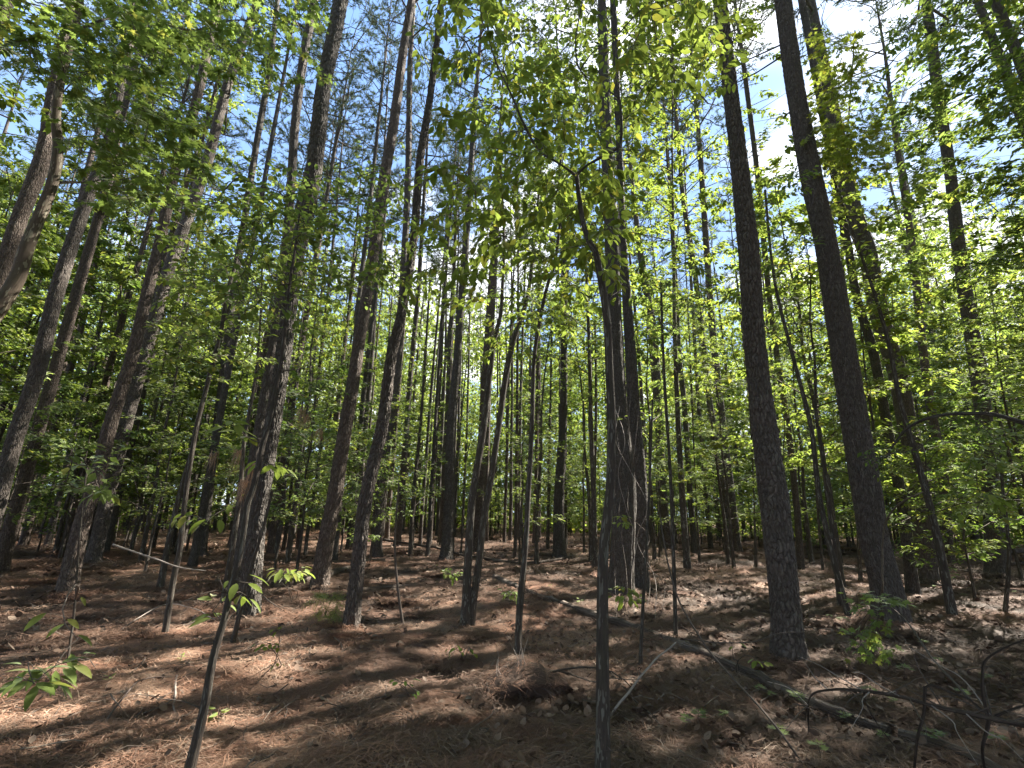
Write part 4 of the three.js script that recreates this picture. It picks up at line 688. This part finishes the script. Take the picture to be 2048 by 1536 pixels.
{ // the crooked dead branch at the right
  const D = 3.75, P = (l) => l.map(([x, y, d]) => atDist(x, y, D + (d ?? 0)));
  const main = P([[1610, 1440, 0.25], [1615, 1412, 0.2], [1626, 1387, 0.15], [1662, 1379, 0.1], [1725, 1382], [1802, 1393], [1871, 1412], [1969, 1433], [2048, 1450], [2120, 1470]]);
  const t = fallen('dead_branch', 'dark crooked dead branch resting on its side shoots over the half-buried log', 'dead branch', main, [0.003, 0.004, 0.006, 0.0075, 0.0085, 0.009, 0.010, 0.012, 0.013, 0.013], M.deadwood, { part: 'stem', step: 0.02, knots: true });
  const g = (x, y) => { const p = onGround(x, y); p.y -= 0.02; return p; };
  addLimb(t, 'shoot', [...P([[1850, 1373], [1849, 1400], [1848, 1425], [1836, 1471, 0.02]]), g(1826, 1545)], 0.0087, 0.0059, M.deadwood);
  addLimb(t, 'shoot', P([[1850, 1375], [1862, 1370], [1906, 1387], [1940, 1400], [1969, 1425]]), 0.0062, 0.0049, M.deadwood);
  addLimb(t, 'shoot', P([[1976, 1433], [1966, 1390], [1965, 1349], [1969, 1324], [1986, 1308], [2021, 1290], [2070, 1272]]), 0.0081, 0.0036, M.deadwood);
  addLimb(t, 'shoot', [...P([[1978, 1433], [1973, 1464], [1966, 1488]]), g(1972, 1550)], 0.0093, 0.0059, M.deadwood);
  addLimb(t, 'shoot', [...P([[1728, 1383], [1732, 1405], [1745, 1432]]), g(1805, 1510)], 0.0056, 0.0023, M.deadwood);
  addLimb(t, 'shoot', [...P([[1616, 1412, 0.2]]), g(1617, 1470)], 0.0062, 0.0040, M.deadwood);
  addLimb(t, 'shoot', P([[1990, 1432], [2020, 1420], [2060, 1408]]), 0.0074, 0.0036, M.deadwood);
  const r = rng(64), c = curve(main, 60);
  for (let k = 0; k < 26; k++) { const p = c[6 + Math.floor(r() * 50)], d = V(r() - 0.5, r() * 0.6 - 0.25, r() - 0.5).normalize().multiplyScalar(0.12 + 0.35 * r()), q = bough(p, p.clone().add(d), 0.05, r, 5); addLimb(t, 'fine_twig', [q[0], q[2], q[3], q[5]], 0.0035, 0.001, k % 3 ? M.twig : M.dryTwig); }
}
{ // the arching bare branch at the right
  const D = 4.6, P = [[2200, 1240, 0.6], [2190, 1000, 0.5], [2120, 880, 0.3], [2048, 845], [1976, 830], [1906, 828], [1854, 838], [1809, 863], [1788, 887], [1770, 915]].map(([x, y, d]) => atDist(x, y, D + (d ?? 0)));
  const g = P[0].clone(); g.y = height(g.x, g.z) - 0.1; P.unshift(g);
  const t = fallen('arching_sapling', 'bare sapling bent into an arch across the scaly pine', 'sapling', P, [0.035, 0.033, 0.03, 0.028, 0.024, 0.022, 0.019, 0.016, 0.013, 0.01, 0.006], M.skin, { part: 'stem', step: 0.04 });
  leafTwigs(t, curve(P.slice(5), 20), { seed: 91, area: [[1720, 850, 1860, 960], [1760, 830, 2000, 900]], dist: [4.2, 5], n: 12, per: 8, tpl: KITE, len: 0.05, mat: M.leafD });
}
const whip = (label, pts, r0, r1, mat, o = {}) => fallen(o.name ?? 'fallen_branch', label, o.category ?? 'branch', pts, [r0, (r0 + r1) / 2, r1], mat, { sides: 6, step: 0.06, ...o });
whip('long thin whip slanting down across the rotting log to the ground', [atDist(1320, 1030, 4.6), atDist(1348, 1174, 4.4), atDist(1411, 1290, 4.2), atDist(1501, 1394, 3.95), atDist(1564, 1471, 3.7), ...lie([[1613, 1545]], 0)], 0.006, 0.007, M.twig);
whip('thin whip arching from the dead branch to the foot of the leafy shrub', [...lie([[1735, 1180]], 0.02), atDist(1819, 1251, 5.2), atDist(1871, 1324, 4.4), atDist(1962, 1420, 3.8)], 0.005, 0.007, M.twig);
whip('pale curved stem bending over in front of the thick pine with the shrub', [...lie([[1764, 1240]], -0.02), atDist(1763, 1180, 6.3), atDist(1763, 1105, 6.3), atDist(1774, 1042, 6.25), atDist(1808, 1003, 6.1), atDist(1845, 985, 6)], 0.016, 0.008, M.palestem, { name: 'bent_stem', category: 'sapling' });
whip('pale dead stick hanging level beside the dark crooked small tree', [atDist(227, 1089, 5.6), atDist(241, 1094, 5.55), atDist(300, 1113, 5.5), atDist(356, 1134, 5.42), atDist(412, 1141, 5.5)], 0.008, 0.005, M.dryTwig);
whip('thin bowed stick lying on the needles near the leaning sapling', lie([[220, 1280, 0.01], [270, 1252, 0.08], [335, 1225, 0.12], [390, 1232, 0.08], [429, 1244, 0.02]]), 0.006, 0.005, M.dryTwig);
whip('dark bowed stick curving over the sunlit needles', lie([[183, 1545, 0.02], [202, 1478, 0.05], [237, 1430, 0.10], [286, 1385, 0.1], [349, 1362, 0.03]]), 0.009, 0.005, M.darkTwig);
whip('bleached crooked stick by the foot of the leaning sapling', lie([[352, 1368, 0.06], [349, 1400, 0.05], [347, 1436, 0.05], [380, 1468, 0.02]]), 0.008, 0.006, M.dryTwig);
whip('pale stick poking up from the needles in front of the root mound', lie([[908, 1460, 0.01], [925, 1490, 0.03], [946, 1518, 0.02]]), 0.012, 0.008, M.dryTwig);
whip('forked stick leaning up beside the grey forked sapling', [...lie([[1215, 1440]], 0), atDist(1260, 1380, 4.3), atDist(1300, 1330, 4.5), atDist(1352, 1285, 4.8)], 0.010, 0.006, M.dryTwig);
whip('long thin stick lying below the grey forked sapling', lie([[1215, 1350, 0.06], [1260, 1400, 0.04], [1320, 1460, 0.03], [1372, 1530, 0.02]]), 0.007, 0.005, M.twig);
whip('pale stick on the needles past the rotting log', lie([[1430, 1186], [1450, 1192], [1476, 1198]], 0.02), 0.02, 0.015, M.dryTwig);
whip('short stick on the needles by the thick flared pine', lie([[1410, 1214], [1440, 1222], [1482, 1232]], 0.02), 0.018, 0.012, M.dryTwig);
whip('thin dead twig held out level against the thick flared pine', [atDist(1370, 1278, 5.2), atDist(1440, 1285, 5.1), atDist(1510, 1283, 5.05), atDist(1560, 1266, 5), atDist(1610, 1264, 5)], 0.006, 0.004, M.twig);
whip('thin stick slanting out of the needles beside the peeling pine', lie([[508, 1202, 0.16], [545, 1222, 0.1], [590, 1238, 0.02]]), 0.008, 0.006, M.twig);

{ // the uprooted mound: a ridge of needles whose lip overhangs a dark hollow
  const at = onGround(1062, 1392), t = thing('root_mound', 'small upturned root mound with a dark hollow under its lip', 'root mound', at), r = rng(15); t.rotation.y = 0.35;
  const P = [], I = [], n = 34, m = 18, lip = (u, v) => { // v: from the back slope over the crest, round the lip and into the hollow
    const w = Math.pow(Math.sin(Math.PI * (0.03 + 0.94 * u)), 0.7), k = 1 + 0.5 * (fbm(u * 8, v * 5, 3, 3) - 0.5), a = mix(Math.PI * 1.02, -Math.PI * 0.42, v), f = v > 0.62 ? 0.72 : 1;
    return V((u - 0.5) * 0.78, Math.max(-0.06, (0.10 + 0.13 * Math.sin(a)) * w * k * (v < 0.2 ? v / 0.2 : 1)) - 0.02, -0.30 + (0.20 + 0.24 * Math.cos(a) * f) * (0.6 + 0.5 * w) * k);
  };
  for (let j = 0; j <= m; j++) for (let i = 0; i <= n; i++) { const p = lip(i / n, j / m); P.push(p.x, p.y, p.z); }
  for (let j = 0; j < m; j++) for (let i = 0; i < n; i++) { const a = j * (n + 1) + i; I.push(a, a + n + 1, a + 1, a + 1, a + n + 1, a + n + 2); }
  const g = new THREE.BufferGeometry(); g.setAttribute('position', new THREE.Float32BufferAttribute(P, 3)); g.setIndex(I); g.computeVertexNormals();
  const e = M.earth.clone(); e.side = THREE.DoubleSide; part('soil', g, e, t);
  const str = new Buf(); for (let k = 0; k < 900; k++) { const a = r() * 6.283, p = lip(r(), 0.05 + 0.62 * r()), d = V(Math.cos(a), -0.2 + 0.3 * r(), Math.sin(a)).normalize(), s = V(-d.z, 0, d.x).multiplyScalar(0.0015), at2 = str.p.length / 3, L = 0.1 + 0.09 * r(), c = 0.6 + 0.7 * r(); p.y += 0.006 + 0.02 * r(); str.color([0.20 * c, 0.105 * c, 0.065 * c]); str.vert(p.clone().add(s), V(0, 1, 0)); str.vert(p.clone().sub(s), V(0, 1, 0)); str.vert(p.clone().addScaledVector(d, L), V(0, 1, 0)); str.i.push(at2, at2 + 1, at2 + 2); }
  const sm2 = M.straw.clone(); sm2.vertexColors = true; sm2.side = THREE.DoubleSide; part('needles', str.geo(true, true), sm2, t, 'stuff');
  for (let k = 0; k < 9; k++) { const b = new Buf(), p0 = lip(0.2 + 0.6 * r(), 0.68), p1 = p0.clone().add(V((r() - 0.4) * 0.25, -0.06 - 0.08 * r(), 0.03 + 0.12 * r())); b.tube(bough(p0, p1, 0.1, r, 6), taper(7, 0.004, 0.0012), 5); part('root', b.geo(), M.darkTwig, t); }
  for (const [x1, y1, z1] of [[0.85, 0.03, 0.22], [0.7, 0.05, 0.02]]) { const b = new Buf(); b.tube(bough(V(0.1, 0.12, -0.1), V(x1, y1, z1), 0.08, r, 7), taper(8, 0.010, 0.004), 6); part('root', b.geo(), M.skin, t); }
  for (let k = 0; k < 9; k++) { const b = new Buf(), p0 = lip(0.1 + 0.4 * r(), 0.35); b.tube(bough(p0, p0.clone().add(V((r() - 0.6) * 0.25, 0.1 + 0.2 * r(), (r() - 0.5) * 0.15)), 0, r, 4), taper(5, 0.003, 0.001), 4); part('dry_stalk', b.geo(), M.dryTwig, t); }
}
{ // vines on the broad pine
  const r = rng(19), b = onGround(1240, 1196), D = Math.hypot(b.x, b.z) - 0.36;
  for (let k = 0; k < 6; k++) {
    const x0 = 1228 + 60 * r(), y0 = 760 + 180 * r(), x1 = 1225 + 100 * r(), pts = [atDist(x0, y0, D + 0.1)]; for (let i = 1; i < 6; i++) pts.push(atDist(mix(x0, x1, i / 6) + (r() - 0.5) * 46, mix(y0, 1215, i / 6), D - 0.5 * r())); pts.push(...lie([[x1, 1225 + 40 * r()]], 0));
    fallen('bare_vine', 'thin bare vine dangling around the broad pine', 'vine', pts, [0.006, 0.005, 0.003], k % 3 ? M.twig : M.dryTwig, { sides: 5, step: 0.08, group: 'vines on the broad pine' });
  }
  fallen('climbing_vine', 'pale hairy vine climbing straight up the broad pine', 'vine', [[1262, 1180], [1268, 1050], [1262, 940], [1255, 849], [1246, 700], [1240, 560], [1236, 420], [1226, 250]].map(([x, y]) => atDist(x, y, D + 0.16)), [0.013, 0.012, 0.011, 0.009], M.skin, { sides: 7, step: 0.06, knots: true });
}
{ // clumps of dead needles caught on the peeling pine and its neighbours
  const r = rng(29);
  for (const [x, y, L, d] of [[478, 900, 0.45, 6.3], [505, 930, 0.6, 6.4], [488, 960, 0.4, 6.2], [604, 818, 0.3, 6.5], [612, 832, 0.26, 6.6], [640, 860, 0.3, 6.8], [428, 905, 0.35, 6.6]]) {
    const p = atDist(x, y, d), t = thing('needle_clump', 'hanging clump of dead tan pine needles caught beside the peeling pine', 'pine needles', p, 'dead needle clumps by the peeling pine'), b = new Buf();
    for (let k = 0; k < 26; k++) { const o = V((r() - 0.5) * 0.09, (r() - 0.5) * 0.06, (r() - 0.5) * 0.1), e = o.clone().add(V((r() - 0.5) * 0.18 - 0.03, -L * (0.4 + 0.6 * r()), (r() - 0.5) * 0.15)), c = 0.6 + 0.7 * r(); b.color([0.36 * c, 0.23 * c, 0.13 * c]); const at = b.p.length / 3, s = V(0.004, 0, 0.003); b.vert(o.clone().add(s), V(0, 0, 1)); b.vert(o.clone().sub(s), V(0, 0, 1)); b.vert(e, V(0, 0, 1)); b.i.push(at, at + 1, at + 2); }
    const m = M.straw.clone(); m.vertexColors = true; m.side = THREE.DoubleSide; part('strands', b.geo(true, true), m, t, 'stuff');
  }
}

// ---------------------------------------------------------------- seedlings
function sprout(label, px, area, dist, o) {
  const b = onGround(...px), t = thing(o.name ?? 'seedling', label, 'seedling', b), bones = [];
  for (let k = 0; k < (o.stems ?? 3); k++) { const r = rng(px[0] + k), A = area[k % area.length], e = atDist(mix(A[0], A[2], 0.2 + 0.6 * r()), mix(A[1], A[3], 0.3), mix(dist[0], dist[1], 0.5)), q = bough(b.clone().add(V(0, -0.03, 0)), e, 0.02, r, 6), w = new Buf(); w.tube(q.map((p) => p.clone().sub(b)), taper(7, o.r ?? 0.006, 0.002), 6); part('stem', w.geo(), M.twig, t); bones.push(...q.slice(2)); }
  leafTwigs(t, bones, { seed: px[0], area, dist, ...o });
}
sprout('leafy maple shrub at the foot of the tall thick pine', [1745, 1312], [[1690, 1175, 1800, 1300], [1715, 1190, 1780, 1330]], [5.2, 5.8], { n: 34, per: 6, tpl: STAR, len: 0.085, mat: M.leafB, single: 220, stems: 5, name: 'maple_shrub' });
sprout('small bright sprout on the vine-hung pine', [1238, 1222], [[1215, 1165, 1275, 1212]], [7.3, 7.9], { n: 9, per: 7, tpl: OVAL, len: 0.12, mat: M.leafA, single: 80 });
sprout('few-leaved seedling in the sunlit needles by the leaning sapling', [545, 1335], [[505, 1250, 585, 1275], [520, 1280, 560, 1300], [535, 1318, 560, 1335]], [4.6, 5], { n: 9, per: 4, tpl: OVAL2, len: 0.065, mat: M.leafA, single: 60 });
sprout('flat spray of lit leaves beside the pale furrowed pine', [585, 1205], [[545, 1130, 625, 1152]], [7.6, 8.2], { n: 9, per: 6, tpl: LONG, len: 0.17, mat: M.leafA, single: 80, flat: 1 });
sprout('yellowish pine seedling in front of the pale furrowed pine', [655, 1246], [[636, 1180, 676, 1232]], [6.7, 7.1], { n: 14, per: 12, tpl: FEATHER, len: 0.16, mat: M.leafA, single: 0 });
sprout('two pale leaves rising from the root mound', [1085, 1350], [[1058, 1308, 1100, 1332]], [4.7, 4.9], { n: 3, per: 2, tpl: OVAL2, len: 0.09, mat: M.leafB, single: 10, stems: 2 });
sprout('green sprig on the needles beside the twin dark stems', [905, 1165], [[885, 1138, 935, 1162]], [9.3, 9.9], { n: 8, per: 6, tpl: KITE, len: 0.1, mat: M.leafB, single: 50 });
sprout('low green sprig beside the upper end of the long rotting log', [1010, 1200], [[985, 1175, 1045, 1198]], [7.4, 8], { n: 7, per: 6, tpl: KITE, len: 0.1, mat: M.leafB, single: 50 });
sprout('yellow-leaved twig by the foot of the twin dark stems', [925, 1318], [[895, 1292, 955, 1312]], [5, 5.3], { n: 6, per: 4, tpl: OVAL, len: 0.07, mat: M.leafA, single: 30 });
sprout('two dark round leaves on the needles before the root mound', [830, 1400], [[770, 1355, 850, 1400]], [4, 4.2], { n: 5, per: 2, tpl: OVAL2, len: 0.075, mat: M.leafD, single: 12, stems: 2 });
sprout('small yellow leaf sprig in front of the thick flared pine', [1480, 1350], [[1440, 1280, 1490, 1310], [1505, 1318, 1535, 1340]], [4.6, 5], { n: 5, per: 2, tpl: OVAL2, len: 0.08, mat: M.leafA, single: 12, stems: 2 });
sprout('yellow-leaved sprig of a vine on the vine-hung pine', [1250, 1230], [[1235, 830, 1275, 860], [1238, 1030, 1262, 1050], [1222, 830, 1250, 855]], [6.9, 7.3], { n: 7, per: 3, tpl: OVAL2, len: 0.12, mat: M.leafA, single: 30, stems: 2, r: 0.004 });
{
  const r = rng(808), proto = [0, 1].map((v) => { const g = new THREE.Group(); const b = new Buf(); b.tube([V(0, -0.03, 0), V(0.01, 0.08, 0.01), V(0, 0.15, 0)], [0.003, 0.0025, 0.002], 5); part('stem', b.geo(), M.twig, g); for (let k = 0; k < 6; k++) { const a = k * 1.05 + r(), f = part('leaf', leafGeo(v ? OVAL2 : STAR, k), v ? M.leafA : M.leafB, g); f.position.set(Math.cos(a) * 0.01, 0.1 + 0.05 * r(), Math.sin(a) * 0.01); f.rotation.order = 'YXZ'; f.rotation.set(Math.PI / 2 - 0.2 + 0.5 * r(), a, 0); f.scale.setScalar(0.07 + 0.03 * r()); } return g; });
  const seen = [[1523, 1397], [1545, 1405], [1590, 1415], [1600, 1425], [1695, 1460], [1742, 1405], [1790, 1420], [1850, 1500], [1880, 1510], [1930, 1410], [1770, 1498], [1640, 1530], [1400, 1465], [1375, 1470], [1780, 1290], [1850, 1300], [1880, 1340], [1660, 1245], [1690, 1260], [1960, 1540], [2000, 1510], [1450, 1450], [1815, 1365], [1560, 1500], [1980, 1380], [430, 1460], [360, 1330], [620, 1160], [870, 1140], [930, 1150], [215, 1375], [640, 1060 + 60], [1160, 1215], [1100, 1180], [1870, 1180], [1930, 1200], [2030, 1190], [1970, 1240]];
  for (const [x, y] of seen) { const right = x > 1300, g = proto[right ? 0 : 1].clone(), p = onGround(x, y); g.name = numbered('seedling'); g.position.copy(p); g.rotation.y = r() * 6.283; g.scale.setScalar(0.5 + 0.55 * r()); tag(g, right ? 'small star-leaved seedling growing through the leaf litter near the fallen logs' : 'small oval-leaved seedling growing through the pine needles', 'seedling', right ? 'seedlings in the leaf litter' : 'seedlings in the needles'); scene.add(g); }
}

renderer.render(scene, camera);
